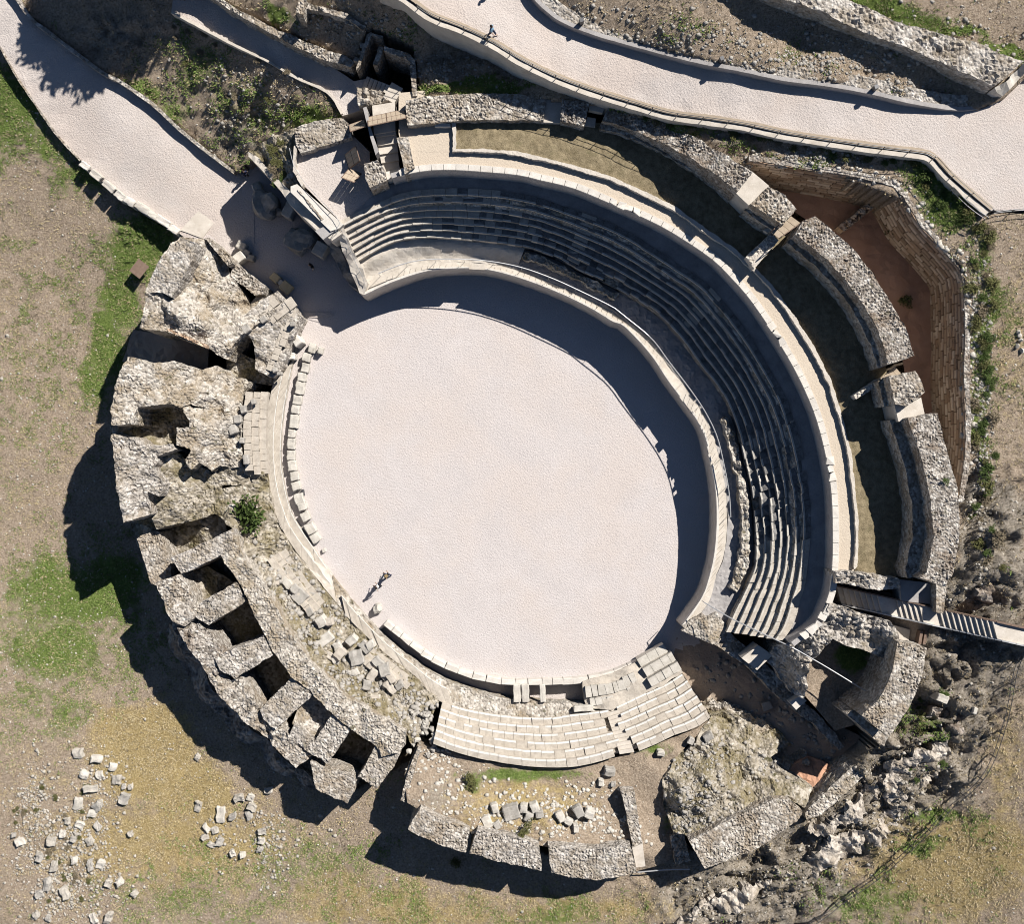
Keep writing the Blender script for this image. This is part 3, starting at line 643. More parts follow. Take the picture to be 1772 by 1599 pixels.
rwall('small rubble pier between the pale slab and the wooden footbridge', [(1329,323),(1358,337),(1379,361),(1355,389),(1329,373),(1299,352)], 13.3, 8, 'rubble', G1,
      ledge=([(1299,353),(1329,374),(1355,390),(1343,402),(1318,385),(1288,363)], 11.8))
rwall('long curved rubble wall beside the orange pit', [(1390,382),(1410,374),(1445,402),(1481,434),(1510,473),(1539,518),(1565,563),(1582,615),(1536,631),(1532,608),(1519,570),(1497,531),(1465,486),(1432,450),(1397,421),(1377,405)], 13.4, 8, 'rubble_brown', G1,
      ledge=([(1377,406),(1397,422),(1432,451),(1465,487),(1497,532),(1519,571),(1532,608),(1536,632),(1519,637),(1506,596),(1484,549),(1452,503),(1416,463),(1381,435),(1362,420)], 11.8))
rwall('small rubble pier just below the planked gap on the right', [(1539,651),(1584,642),(1590,650),(1600,679),(1571,702),(1549,699),(1542,670)], 13.4, 8, 'rubble', G1,
      ledge=([(1538,652),(1542,671),(1548,700),(1530,703),(1520,660)], 12))
rwall('last long curved rubble wall on the right, above the stairway', [(1572,723),(1598,718),(1622,715),(1635,763),(1648,812),(1658,850),(1661,900),(1658,950),(1650,990),(1637,1016),(1592,1000),(1604,990),(1617,927),(1615,912),(1610,862),(1600,812),(1588,770),(1575,735)], 13.7, 8.5, 'rubble_brown', G1,
      ledge=([(1572,724),(1588,771),(1600,813),(1610,863),(1615,913),(1616,930),(1604,991),(1570,1000),(1566,985),(1580,930),(1578,870),(1567,813),(1552,765),(1540,727)], 12))
rwall('thick curved rubble wall below the stairway, beside the grassy hollow', [(1553,1110),(1604,1121),(1596,1166),(1580,1212),(1556,1252),(1537,1276),(1492,1238),(1518,1214),(1537,1182),(1548,1145)], 11.5, 3, 'rubble', G1,
      ledge=([(1553,1112),(1548,1146),(1537,1183),(1518,1215),(1492,1240),(1537,1277),(1530,1292),(1464,1236),(1490,1222),(1512,1195),(1529,1165),(1537,1140),(1543,1108)], 9.4))
# pale slabs in the gaps
def slab(label, pts, z, th=.5, mat_='plaster', name='stone_slab', cat='slab', group=None, lump=.02):
    o = massif(name, pts, M[mat_], z=z, zbot=z-th, step=.4, relief=.0, lump=lump, edge=.015, flat=True); return tag(o, label, cat, group)
G2 = 'pale smooth slabs over the wall gaps'
slab('pale smooth slab left of the short pier at the top', [(943,168),(976,169),(972,212),(937,211)], 10.2, 1.6, group=G2)
slab('thin pale lintel at the outer end of the second gap at the top', [(1021,176),(1047,186),(1043,195),(1019,190)], 10.6, .5, group=G2)
slab('pale step at the inner end of the second gap at the top', [(1016,202),(1031,204),(1030,219),(1012,217)], 9.95, 1.3, group=G2)
slab('pale smooth slab left of the small pier near the footbridge', [(1301,296),(1331,321),(1297,356),(1271,331)], 12.8, 3.5, group=G2)
slab('pale smooth slab under the small pier on the right', [(1547,697),(1571,699),(1594,688),(1600,716),(1555,730)], 12.6, 4, group=G2)
slab('narrow pale slab spanning the gap beside the footbridge deck', [(1334,388),(1342,394),(1328,403),(1322,398)], 11.4, .5, group=G2)
rwall('low narrow wall top leading from the footbridge towards the walkway', [(1334,403),(1348,415),(1305,465),(1291,444)], 10.9, 8, 'plaster', name='low_wall')
rwall('thin pointed masonry spur crossing the turf below the planked gap', [(1520,655),(1526,663),(1482,690),(1478,684)], 10.8, 8, 'plaster', name='low_wall')
rwall('low parapet kerb round the inner edge of the turf strip', arr([(783,207),(783,262)], C5p[1:], [(x+5, y-5) for x, y in C5p[::-1][:-1]], [(789,257),(789,207)]), 10.0, 9.2, 'plaster', name='kerb_wall', cat='kerb', relief=.03, lump=.03)
def planks(label, quad, z, n, name='footbridge', rail=True):
    a, b, c, d = [np.array(W(x, y, z)) for x, y in quad]
    g = empty(name, tuple((a+b+c+d)/4), label, 'footbridge')
    for k in range(n):
        t0, t1 = k/n+.006, (k+1)/n-.006; mb = MB()
        p = [lerp(a, b, t0), lerp(a, b, t1), lerp(d, c, t1), lerp(d, c, t0)]
        mb.hexa([(v[0], v[1], z-.12) for v in p], [(v[0], v[1], z+R.uniform(0, .03)) for v in p]); mb.build('plank', M['wood'], g)
    if rail:
        for s, e in ((a, b), (d, c)):
            mb = MB(); mb.bar(s+np.array([0, 0, .9]), e+np.array([0, 0, .9]), .05, 4)
            for t in (0, .5, 1): mb.bar(lerp(s, e, t), lerp(s, e, t)+np.array([0, 0, .9]), .04, 4)
            mb.build('side_rail', M['darkwood'], g)
planks('short plank footbridge through the gap in the outer wall', [(1334,401),(1368,373),(1386,386),(1348,413)], 12, 4)
planks('short plank deck above the small pier on the right', [(1523,655),(1549,634),(1562,650),(1534,664)], 12, 4, 'plank_deck', False)
# ================================================================== PIT RETAINING WALL
RT = [(1296,277),(1340,283),(1400,292),(1450,300),(1500,310),(1545,322),(1562,338),(1590,385),(1625,425),(1658,463),(1668,490),(1670,560),(1669,650),(1672,720),(1671,780),(1665,830),(1658,868)]
rt = [(x, y, 13.1) for x, y in RT]
def offp(pts, d):
    P = np.array(pts, float); t = np.gradient(P[:, :2], axis=0); t /= np.linalg.norm(t, axis=1)[:, None]
    return [(p[0]+q[1]*d, p[1]-q[0]*d)+tuple(p[2:]) for p, q in zip(P, t)]
g = empty('retaining_wall', W(1670, 600, 8), 'tall tan masonry retaining wall bending round the orange pit', 'wall')
top = WC(rt); off = WC([(x, y, 13.1) for x, y, z in offp(rt, 9)])
o = massif('wall_body', arr(top, off[::-1]), M['rubble_brown'], zbot=6.5, step=.16, relief=.06, size=.3, lump=.03, edge=.05, parent=g, world=True)
# battered inner face
V = []; F = []; n = 900; CELL = []
tt = cr([tuple(p) for p in top], n)
nn = np.gradient(tt[:, :2], axis=0); nn /= np.linalg.norm(nn, axis=1)[:, None]; inn = np.stack([nn[:, 1], -nn[:, 0]], 1)
if np.sum(inn[n//2]*(-tt[n//2, :2])) < 0: inn = -inn
lay = 46; arc = np.r_[0, np.cumsum(np.linalg.norm(np.diff(tt[:, :2], axis=0), axis=1))]
for k in range(lay+1):
    t = k/lay; hz = t*5.6; hw = hz+.22*(vn(arc*.7, np.full(n, hz*.5), 61)-.5); row = np.floor(hw/.44); fr = hw/.44-row
    bl_ = arc/.95+h2(row, np.full(n, 3))*.9+.5*vn(arc*1.3, row, 12); ci = np.floor(bl_); fx = bl_-ci
    prof = np.where((fx < .05) | (fr < .24), -.09, .05*(h2(ci, row, 5)-.3))
    d = .04+t*.55+prof+.03*(vn(arc*4, np.full(n, k*.5), 8)-.5)
    CELL += list(np.where(prof < -.05, 0.02, .15+.85*h2(ci, row, 11)))
    for i in range(n): V.append((tt[i, 0]+inn[i, 0]*d[i], tt[i, 1]+inn[i, 1]*d[i], 13.05-hz))
for k in range(lay):
    for i in range(n-1): F.append((k*n+i, k*n+i+1, (k+1)*n+i+1, (k+1)*n+i))
# close the back so that it is a solid skin
b0 = len(V)
for k in (0, lay):
    for i in range(n): V.append((tt[i, 0]-inn[i, 0]*.3, tt[i, 1]-inn[i, 1]*.3, 13.0-5.6*k/lay))
for i in range(n-1): F.append((i, b0+i, b0+i+1, i+1)); F.append((b0+i, b0+n+i, b0+n+i+1, b0+i+1))
mesh_obj('sloping_face', V, F, M['retain'], g, attr={'cell': np.r_[CELL, np.full(len(V)-len(CELL), .5)]})
rwall('low stub wall running across the shaded end of the orange pit', [(1500,352),(1512,360),(1460,400),(1450,392)], 9.3, 7.5, 'retain', name='low_wall')
# ================================================================== LOWER RIGHT: mound, hollow, passage walls
def thing_massif(name, label, cat, pts, mat_, zbot, group=None, **k):
    o = massif(name, pts, M[mat_], zbot=zbot, **k); return tag(o, label, cat, group)
thing_massif('rubble_mound', 'rubble mound at the lower end of the grandstand, under the stairway', 'mound',
  [(1365,1112,7.6),(1412,1078,8.8),(1437,1045,9.9),(1443,1045,9.9),(1480,1058,10),(1540,1075,10.2),(1553,1095,10.4),(1548,1145,9.6),(1530,1140,9),(1500,1128,9),(1465,1118,9),(1440,1105,9),(1425,1125,8.8),(1402,1150,8.4),(1398,1185,7),(1390,1210,6.2),(1370,1200,5.6),(1345,1165,5.2),(1325,1140,5.2),(1340,1120,6.0)], 'rubble_pale', 0, step=.13, relief=.38, size=.55, lump=.5)
floor('grass_hollow', [(1420,1100,6.2),(1560,1130,6.2),(1540,1200,6),(1490,1250,5.4),(1445,1265,5),(1385,1195,6),(1380,1150,6.4)], M['ground'], step=.25, relief=.05, lump=.35, label='sunken grassy hollow behind the curved rubble wall')
_g = bpy.data.objects['grass_hollow'].data
a = _g.attributes.new('zone', 'FLOAT_COLOR', 'POINT'); vv = np.array([v.co[:] for v in _g.vertices]); qx, qy, _z = W(1475, 1135, 6.2)
gr = np.exp(-((vv[:, 0]-qx)**2+(vv[:, 1]-qy)**2)/3.5); a.data.foreach_set('color', np.c_[gr*.9, gr*0+.1, gr*0+.1, gr*0+1].astype(np.float32).ravel())
thing_massif('passage_wall', 'long masonry wall lining the upper side of the lower right passage', 'wall',
  [(1180,1084,3.6),(1215,1062,3.6),(1258,1092,3.7),(1290,1118,3.7),(1330,1152,3.9),(1370,1200,4.2),(1420,1240,4.6),(1462,1292,4.8),(1452,1299,4.8),(1405,1252,4.6),(1352,1213,4.2),(1300,1160,3.9),(1245,1120,3.7)], 'rubble', -.5, step=.16, relief=.12, lump=.15)
slab('pale block seat at the lower end of the grandstand', [(1283,1139),(1312,1117),(1337,1134),(1310,1160)], 5.4, 2, 'plaster', 'stone_plinth', 'plinth')
slab('small pale square block on the passage wall beside the hollow', [(1366,1216),(1386,1203),(1396,1213),(1378,1229)], 5.2, 1.2, 'coping', 'stone_plinth', 'plinth')
slab('brown sloping rock slab in the shaded foot of the passage wall', [(1180,1092),(1205,1078),(1240,1060),(1262,1090),(1232,1115)], 3.85, .8, 'ruin', 'rock_ledge', 'rock', lump=.5)
tag(massif('passage_rubble', [(1216,1222,1.2),(1236,1214,1.4),(1262,1222,2.0),(1300,1238,2.2),(1335,1254,2.4),(1360,1284,2.6),(1398,1300,3.2),(1402,1326,3.4),(1352,1336,3.4),(1300,1308,3.0),(1262,1270,2.4),(1235,1248,1.8)], M['ruin'], zbot=-.2, step=.13, relief=.3, size=.42, lump=.8, lumps=1.2, worn=.3, edge=.2), 'pale collapsed rubble filling the lower side of the entrance passage', 'rubble')
# bank south of the passage
thing_massif('masonry_bank', 'broken masonry bank on the lower side of the entrance passage', 'bank',
  [(1232,1240,3.6),(1262,1232,3.4),(1300,1255,3.2),(1322,1275,3.2),(1345,1262,2.6),(1370,1290,3.0),(1330,1310,4.4),(1352,1330,5),(1408,1365,5.8),(1392,1400,6.2),(1370,1386,6.4),(1339,1384,6.3),(1280,1415,6.2),(1205,1449,5.8),(1165,1440,5.2),(1150,1400,4.8),(1146,1350,4.8),(1170,1310,4.2),(1200,1290,3.8),(1215,1262,3.8)], 'bank', 0, step=.12, relief=.2, size=.26, lump=.7, lumps=1.8, worn=.4, ctrl=[(1180,1380,6.4),(1230,1360,6.2)])
rwall('angled rubble wall at the bottom right of the ring', [(1205,1450),(1270,1416),(1339,1384),(1368,1386),(1390,1406),(1379,1421),(1314,1468),(1220,1504),(1192,1457)], 7.2, 1.5, 'rubble', G1)
rwall('straight rubble wall edge running up to the passage mouth', [(1392,1408),(1440,1360),(1490,1315),(1515,1295),(1540,1300),(1500,1340),(1450,1385),(1420,1410),(1395,1418)], 6.9, 1.5, 'ruin', name='low_wall')
for i, (pts_, zz, lb) in enumerate((
  ([(1176,1600,3.6),(1215,1572,3.9),(1262,1548,4.3),(1310,1530,4.8),(1352,1520,5.2),(1348,1534,5.0),(1305,1552,4.6),(1262,1580,4.0),(1230,1605,3.6),(1190,1640,3.2)], 0, 'long pale jagged rock ledge at the very bottom, left part'),
  ([(1352,1519,5.3),(1392,1508,5.6),(1412,1472,6.0),(1440,1452,6.4),(1478,1450,6.8),(1520,1428,7.3),(1545,1400,7.6),(1570,1392,7.8),(1562,1420,7.5),(1530,1452,7.0),(1490,1478,6.4),(1450,1490,6.0),(1420,1512,5.6),(1375,1530,5.2)], 0, 'pale jagged rock ledge with a dark hollow in the middle of the lower right slope'),
  ([(1530,1352,7.9),(1552,1318,8.4),(1585,1300,8.8),(1612,1302,9.2),(1640,1280,9.6),(1650,1300,9.4),(1625,1335,8.8),(1600,1360,8.4),(1572,1385,8.0),(1548,1392,7.8),(1535,1372,7.8)], 0, 'pale jagged rock ledge near the top of the lower right slope'),
  ([(1400,1436,6.4),(1440,1420,6.8),(1470,1400,7.2),(1500,1372,7.5),(1520,1352,7.7),(1525,1372,7.5),(1500,1402,7.1),(1462,1428,6.7),(1420,1446,6.2)], 0, 'smooth pale rock shelf beside the straight wall edge'),
  ([(1690,985,12.6),(1706,960,12.7),(1722,972,12.7),(1728,1010,12.5),(1712,1040,12.2),(1692,1030,12.2)], 0, 'rough rock outcrop above the stairway at the right'),
  ([(1612,1235,9.6),(1640,1226,10.1),(1672,1240,10.5),(1668,1268,10.2),(1636,1272,9.7),(1614,1258,9.4)], 0, 'rough rock outcrop below the long rock shadow'))):
    thing_massif('rock_ledge', lb, 'rock', pts_, 'rock_pale' if i < 4 else 'rock', 1.5, step=.12, relief=.16, size=.4, lump=1.1, lumps=1.5, worn=.5, edge=.28)
thing_massif('clay_hollow', 'exposed orange clay hollow in the passage beside the bank', 'earth bank', [(1352,1330,3.2),(1400,1310,3.4),(1440,1325,4.0),(1420,1350,4.4),(1405,1372,4.6),(1370,1352,3.6)], 'orange', 1, step=.2, relief=.2, lump=.9)
slab('pale stepping stone lying across the shaded passage floor', [(1318,1218),(1332,1214),(1338,1226),(1322,1232)], 1.9, .8, 'greyblock', 'stone_block', 'block')
# ================================================================== SOUTH SEATING (sunlit)
A1 = [(766,1213),(800,1224),(840,1233),(879,1238),(941,1241),(992,1235),(1035,1230),(1060,1224),(1110,1201),(1148,1184),(1180,1164)]
B1 = [(750,1285),(800,1303),(863,1317),(926,1325),(988,1325),(1035,1316),(1079,1302),(1098,1300),(1135,1285),(1166,1270),(1203,1257),(1228,1240)]
ss = empty('lower_seating', W(960, 1270, 1), 'sunlit curved bank of six block seat rows below the arena', 'seating')
s0 = WC(A1, 1.3, 200); s1 = WC(B1, 4.1, 200)
# seat risers must climb away from the arena
s0b = s0.copy(); s0b[:, 2] = 1.35; s1b = s1.copy(); s1b[:, 2] = 3.75
massif('seat_core', arr(s0b, s1b[::-1]), M['ruin'], zbot=-.3, step=.4, relief=.05, lump=.05, parent=ss, world=True, flat=True)
seat_rows(ss, s0, s1, 6, 1.3, 4.3, M['seat'], .8, .05, down=.8, skip=((.66, .71),), nose=.13)
stairway(ss, s0, s1, 6, 1.3, 4.2, .685, 1.1, M['plaster'])
PL = [(520,556),(506,620),(494,680),(486,740),(484,790),(490,840),(504,890),(538,945),(569,990),(609,1041),(648,1086),(682,1117),(713,1141),(764,1174),(823,1196),(880,1210),(950,1216),(1008,1218)]
PLo = [(478,600),(470,660),(458,720),(455,780),(460,830),(474,890),(502,945),(538,990),(574,1035),(610,1075),(640,1105),(680,1140),(715,1166),(762,1212),(800,1226),(840,1236),(879,1243),(941,1246),(992,1240),(1035,1234)]
pa = WC(PL, 1.0, 200); pb = WC(PLo, 1.45, 200); pa[:, 2] = np.interp(np.arange(200), [0, 70, 110, 199], [.3, .4, 1.0, 1.0]); pb[:, 2] = np.interp(np.arange(200), [0, 70, 110, 199], [.9, 1.0, 1.4, 1.45])
tag(massif('smooth_platform', arr(pa[:96], pb[:96][::-1]), M['plaster'], zbot=-.9, step=.2, relief=.05, size=.5, lump=.14, edge=.04, world=True), 'smoother pale mortar platform beside the row of blocks at the left arena edge', 'platform')
wr = massif('inner_platform', arr(pa[95:], pb[95:][::-1]), M['ruin'], zbot=-.9, step=.15, relief=.07, size=.4, lump=.1, edge=.04, world=True)
tag(wr, 'worn pale stone platform curving between the arena edge and the ruined seats', 'platform')
ws = empty('worn_steps', tuple(pa[50]), 'worn low concentric stone steps on the platform at the left arena edge', 'steps')
seat_rows(ws, pa[14:96], lerp(pa, pb, .9)[14:96], 2, .42, 1.06, M['seat'], .9, .04, down=.3, nose=.07, rowname='step_row')
seat_rows(ws, lerp(pa, pb, .3)[100:150], lerp(pa, pb, .98)[100:150], 1, 1.2, 1.5, M['seat'], .9, .05, down=.3, nose=.07, rowname='step_row')
# wide slabs, right of the tunnel opening
tag(massif('front_terrace', [(1008,1180,1.2),(1060,1166,1.2),(1112,1142,1.2),(1142,1118,1.2),(1160,1135,1.5),(1182,1163,1.8),(1148,1186,1.8),(1110,1203,1.8),(1060,1228,1.8),(1018,1226,1.5),(1012,1215,1.2)], M['seat'], zbot=-.3, step=.2, relief=.05, size=.8, lump=.12), 'broad pale stone terrace right of the sunken corridor', 'terrace')
mb = MB()
def rect(mb, x, y, z, wpx, dpx, h, rot, j=.03):
    k = S*(H-z)/H; p = W(x, y, z-h/2); p = W(x, y, z); mb.box((p[0], p[1], z-h/2), (wpx*k, dpx*k, h), rot, j)
mb = MB()
for (x, y, L, wd, rot_) in ((1028,1196,30,20,8),(1034,1214,26,14,8),(1062,1190,30,18,16),(1068,1208,34,16,20),(1092,1176,26,20,24),(1098,1192,26,14,26)):
    x0 = -L/2
    while x0 < L/2-4:
        ww = R.uniform(9, 16); rr = math.radians(rot_); cx = x+(x0+ww/2)*math.cos(rr); cy = y-(x0+ww/2)*math.sin(rr)
        rect(mb, cx, cy, 1.55+R.uniform(-.05, .08), ww-1, wd-1, .4, rr, .04); x0 += ww
o = mb.build('terrace_slabs', M['block']); tag(o, 'loose-laid pale slabs on the terrace right of the sunken corridor', 'paving')
# long slabs: three steps facing the arena
g = empty('slab_steps', W(1145, 1160, 1), 'three wide slab steps beside the passage mouth at the lower right of the arena', 'steps')
for (x, y, L, wd, z) in ((1130,1134,56,15,1.5),(1141,1150,58,16,1.9),(1151,1167,62,15,2.25)):
    mb = MB(); x0 = -L/2
    while x0 < L/2-5:
        ww = min(R.uniform(12, 20), L/2-x0); cx = x+(x0+ww/2)*math.cos(math.radians(30)); cy = y-(x0+ww/2)*math.sin(math.radians(30))
        rect(mb, cx, cy, z+R.uniform(-.02, .03), ww-.5, wd, 1.2, math.radians(30), .02); x0 += ww
    mb.build('step', M['block'], g)
# generic cut block, slightly weathered, one object each
def block(label, px, py, z, wpx, dpx, h, rot, mat_='block', group=None, name='stone_block', cat='block', j=.05, tilt=0):
    k = S*(H-z)/H; p = W(px, py, z)
    w2, d2 = wpx*k/2, dpx*k/2
    bm = bmesh.new(); bmesh.ops.create_cube(bm, size=1)
    for v in bm.verts: v.co = Vector((v.co.x*2*w2, v.co.y*2*d2, (v.co.z+.5)*h))
    bmesh.ops.bevel(bm, geom=bm.edges[:], offset=min(.06, w2*.25, d2*.25, h*.25), segments=1, affect='EDGES')
    bmesh.ops.subdivide_edges(bm, edges=[e for e in bm.edges if e.calc_length() > .3], cuts=2, use_grid_fill=True)
    sd_ = R.random()*99
    for v in bm.verts:
        q = v.co
        v.co += Vector((math.sin(q.y*7+sd_)+math.sin(q.z*9+sd_*2), math.sin(q.x*8+sd_*3)+math.sin(q.z*7), math.sin(q.x*6+sd_)+math.sin(q.y*9+sd_*4)))*j*.3
        v.co += Vector((R.uniform(-1, 1), R.uniform(-1, 1), R.uniform(-1, 1)))*j*.25
    me = bpy.data.meshes.new(name); bm.to_mesh(me); bm.free(); me.materials.append(M[mat_])
    o = bpy.data.objects.new(name, me); C.objects.link(o); o.location = (p[0], p[1], z-h); o.rotation_euler = (R.uniform(-tilt, tilt), R.uniform(-tilt, tilt), math.radians(rot))
    return tag(o, label, cat, group)
def boulder(label, px, py, z, wpx, dpx, h, rot, mat_='greyblock', group=None, name='boulder', cat='boulder', sub=2, world=None):
    k = S*(H-z)/H; p = world or W(px, py, z); sd_ = R.random()*99
    bm = bmesh.new(); bmesh.ops.create_icosphere(bm, subdivisions=sub, radius=1)
    for v in bm.verts:
        d = v.co.normalized(); n_ = 1+.22*math.sin(d.x*3.1+sd_)*math.sin(d.y*2.7+sd_*1.7)+.14*math.sin(d.z*5+sd_*2.3+d.x*4)+R.uniform(-.05, .05)
        e = .75; c = Vector([math.copysign(abs(t)**e, t) for t in d])
        v.co = Vector((c.x*n_*wpx*k/2, c.y*n_*dpx*k/2, c.z*n_*h*.62))
    me = bpy.data.meshes.new(name); bm.to_mesh(me); bm.free(); me.materials.append(M[mat_])
    o = bpy.data.objects.new(name, me); C.objects.link(o); o.location = (p[0], p[1], z-h*.5); o.rotation_euler = (0, 0, math.radians(rot)); return tag(o, label, cat, group)
ONES = 'first second third fourth fifth sixth seventh eighth ninth tenth eleventh twelfth thirteenth fourteenth fifteenth sixteenth seventeenth eighteenth nineteenth'.split()
TENS = 'twentieth thirtieth fortieth fiftieth sixtieth seventieth eightieth'.split(); TN = 'twenty thirty forty fifty sixty seventy eighty'.split()
def ordn(i):
    i += 1
    if i < 20: return ONES[i-1]
    if i % 10 == 0: return TENS[i//10-2]
    return TN[i//10-2]+'-'+ONES[i % 10-1]
WB = [(539,602,12,16,-15),(530,618,14,15,-12),(527.5,636,13,16,-8),(521.5,652,15,15,-8),(518,671,15,22,-8),(514,692,15,16,-8),(511,708,14,15,-8),(508,729,15,24,-6),(504,750,13,14,-4),(503.5,768,13,19,-2),(502.5,788,14,17,0),(505,806,15,18,6),(509,824,15,16,10),(512,841,15,15,14),(517,863,16,18,16),(522,877,15,13,20),(528,894,15,16,24),(536,915,17,19,27),(545,931,16,16,30)]
for i, (x, y, w_, d_, r_) in enumerate(WB):
    block(f'{ordn(i)} pale block from the top in the curved row edging the arena left side', x, y, .75, w_, d_, .8, r_, 'block', 'row of pale blocks along the left arena edge', j=.07)
block('small dark-sided cube standing just right of the top of the left block row', 554, 606, .7, 9, 12, .75, -20)
block('small white stone below the bottom end of the left block row', 560, 953, .35, 6, 7, .4, 20)
block('dark little post stub beside the left block row', 524, 853, .35, 4, 11, .35, 14, 'steel', name='post_stub', cat='post')
block('white cube beside the ruin at the top of the left arena edge', 513, 589, 1.9, 15, 17, 1.9, 35, 'coping')
block('pale slab just below the white cube at the upper left arena edge', 503, 616, 1.3, 14, 12, 1.2, 0, 'coping')
slab('thin flat plate casting a straight shadow at the upper left of the arena', [(519,540),(570,541),(577,545),(566,549),(520,549)], .12, .1, 'path', 'threshold_stone', 'slab')
# kerb blocks of the sunken corridor
KO = [(669.5,1074),(702,1101),(738.6,1129),(781,1152),(823,1166),(879,1176),(941,1176),(1004,1173),(1060,1161),(1113,1137),(1140,1118)]
ko = WC(KO, .9, 200); sg = np.r_[0, np.cumsum(np.linalg.norm(np.diff(ko[:, :2], axis=0), axis=1))]; u = 0; i = 0
kin = offs(ko, .48)
while u < sg[-1]-.4:
    w_ = R.uniform(.85, 1.35); a, b = u, min(sg[-1], u+w_-.03); u += w_
    f = lambda s, c: np.array([np.interp(s, sg, c[:, q]) for q in (0, 1)])
    P = [f(a, ko), f(b, ko), f(b, kin), f(a, kin)]; cen = sum(P)/4; mb = MB(); jj = [R.uniform(-.05, .05) for _ in range(4)]
    mb.hexa([(p[0]-cen[0], p[1]-cen[1], -.75) for p in P][::-1], [(p[0]-cen[0]+q, p[1]-cen[1]+q, 1.0+q) for p, q in zip(P, jj)][::-1])
    o = mb.build('kerb_block', M['coping']); bm = bmesh.new(); bm.from_mesh(o.data); bmesh.ops.recalc_face_normals(bm, faces=bm.faces); bmesh.ops.bevel(bm, geom=bm.edges[:], offset=.03, segments=1, affect='EDGES'); bm.to_mesh(o.data); bm.free()
    o.location = (cen[0], cen[1], -.02); tag(o, f'{ordn(i)} white kerb block from the left along the curved lower arena edge', 'kerb block', 'white kerb blocks along the lower arena edge'); i += 1
for l, x in (('left', 894.5), ('middle', 909), ('right', 939)):
    block(f'{l} of the three upright slabs laid across the sunken corridor', x, 1201, 1.35, 13 if l != 'right' else 10, 31, .35, 2, 'block', 'slabs laid across the sunken corridor')
block('pale slab lying behind the right end of the sunken corridor', 1010, 1227, 1.9, 34, 10, .6, 3, 'block')
boulder('lone pale boulder on the gravel below the two walkers', 653, 1054, .75, 15, 17, .9, 20, 'block')
# ================================================================== WEST RUINS
r1 = empty('ruined_seating_block', W(370, 500, 0), 'bright eroded ruin at the upper left, beside the entrance passage', 'ruin')
massif('eroded_core', [(310,409,5.2),(335,412,4.6),(352,411,4.2),(368,425,3.6),(392,446,3),(397,470,2.8),(420,505,2.6),(432,528,2.6),(455,515,2.6),(470,545,3),(440,565,3.4),(418,580,3.6),(402,600,3.8),(395,622,3.2),(375,612,4),(357,600,5),(330,592,5.4),(285,573,6),(243,568,6.4),(247,540,6.8),(252,505,6.8),(265,470,6.8),(280,445,6.4),(295,425,6)], M['ruin'], zbot=-4, step=.115, relief=.22, size=.28, lump=.35, worn=.4, parent=r1, ctrl=[(330,470,5.0),(360,520,4.6),(300,480,6.2),(390,540,3.4),(345,560,6.0),(300,540,6.8),(400,500,3.0)])
massif('outer_wall_stub', [(312,410),(338,420),(332,450),(318,480),(298,515),(280,505),(255,506),(266,468),(282,443)], M['rubble_pale'], z=6.9, zbot=-4, step=.13, relief=.14, lump=.25, parent=r1)
massif('seat_tier', [(480,503,2.9),(500,522,2.9),(522,548,2.7),(512,570,2.6),(500,605,2.4),(487,640,2.3),(472,653,2.3),(440,640,2.5),(440,600,3.0),(425,565,3.2),(417,552,3.4),(450,520,3.2)], M['rubble_pale'], zbot=-.3, step=.14, relief=.12, size=.5, lump=.3, worn=.25, parent=r1)
# paving of the tier: three long steps
mb = MB()
for (x, y, wd, L, z) in ((462,530,20,44,3.05),(485,538,20,50,2.95),(497,570,12,60,2.7),(485,590,12,70,2.6),(474,612,11,60,2.5)):
    rot = math.radians(38 if y < 545 else 72); x0 = -L/2
    while x0 < L/2-4:
        ww = R.uniform(9, 16); cx = x+(x0+ww/2)*math.cos(rot); cy = y-(x0+ww/2)*math.sin(rot)
        rect(mb, cx, cy, z+R.uniform(-.03, .05), ww-.6, wd-1, .5, rot, .03); x0 += ww
mb.build('paving_slabs', M['seat'], r1)
r2 = empty('ruined_seating_block', W(320, 780, 0), 'massive eroded ruin at the left with two dark hollows and a few seat tiers', 'ruin')
L2o = [(217,616),(240,622),(262,630),(300,622),(330,636),(350,640),(372,632),(395,648),(430,660)]
massif('hollow_floor', [(215,640,3.6),(330,650,3.6),(345,780,2.6),(420,800,2.6),(440,838,2.0),(385,840,2.2),(371,890,2.2),(271,917,2.4),(225,900,3),(210,800,3.6)], M['bank'], zbot=-4.5, step=.16, relief=.2, size=.35, lump=.5, parent=r2)
massif('upper_mass', [(217,616,7.7),(240,622,7.4),(262,630,7),(300,622,6.4),(330,636,5.6),(350,640,4.8),(372,632,3.8),(395,648,3.3),(430,660,2.9),(422,676,2.9),(420,710,3.0),(385,715,4.0),(350,705,4.8),(330,700,5.4),(312,706,6.0),(300,700,6.4),(262,700,7),(236,706,7.4),(230,735,7.7),(193,735,7.8),(193,700,7.8),(199,668,7.8),(208,640,7.8)], M['ruin'], zbot=-4.5, step=.115, relief=.2, size=.28, lump=.25, worn=.35, edge=.09, parent=r2)
massif('inner_mass', [(316,704,5.6),(350,704,4.8),(385,714,4.0),(420,712,3.1),(418,760,3.0),(419,806,2.9),(400,812,3.0),(380,806,3.4),(366,816,3.8),(345,800,4.4),(330,812,4.8),(322,795,5.0),(330,780,5.2),(306,770,5.4),(305,740,5.4),(326,738,5.6)], M['ruin'], zbot=-2, step=.115, relief=.22, size=.28, lump=.22, worn=.3, edge=.10, parent=r2)
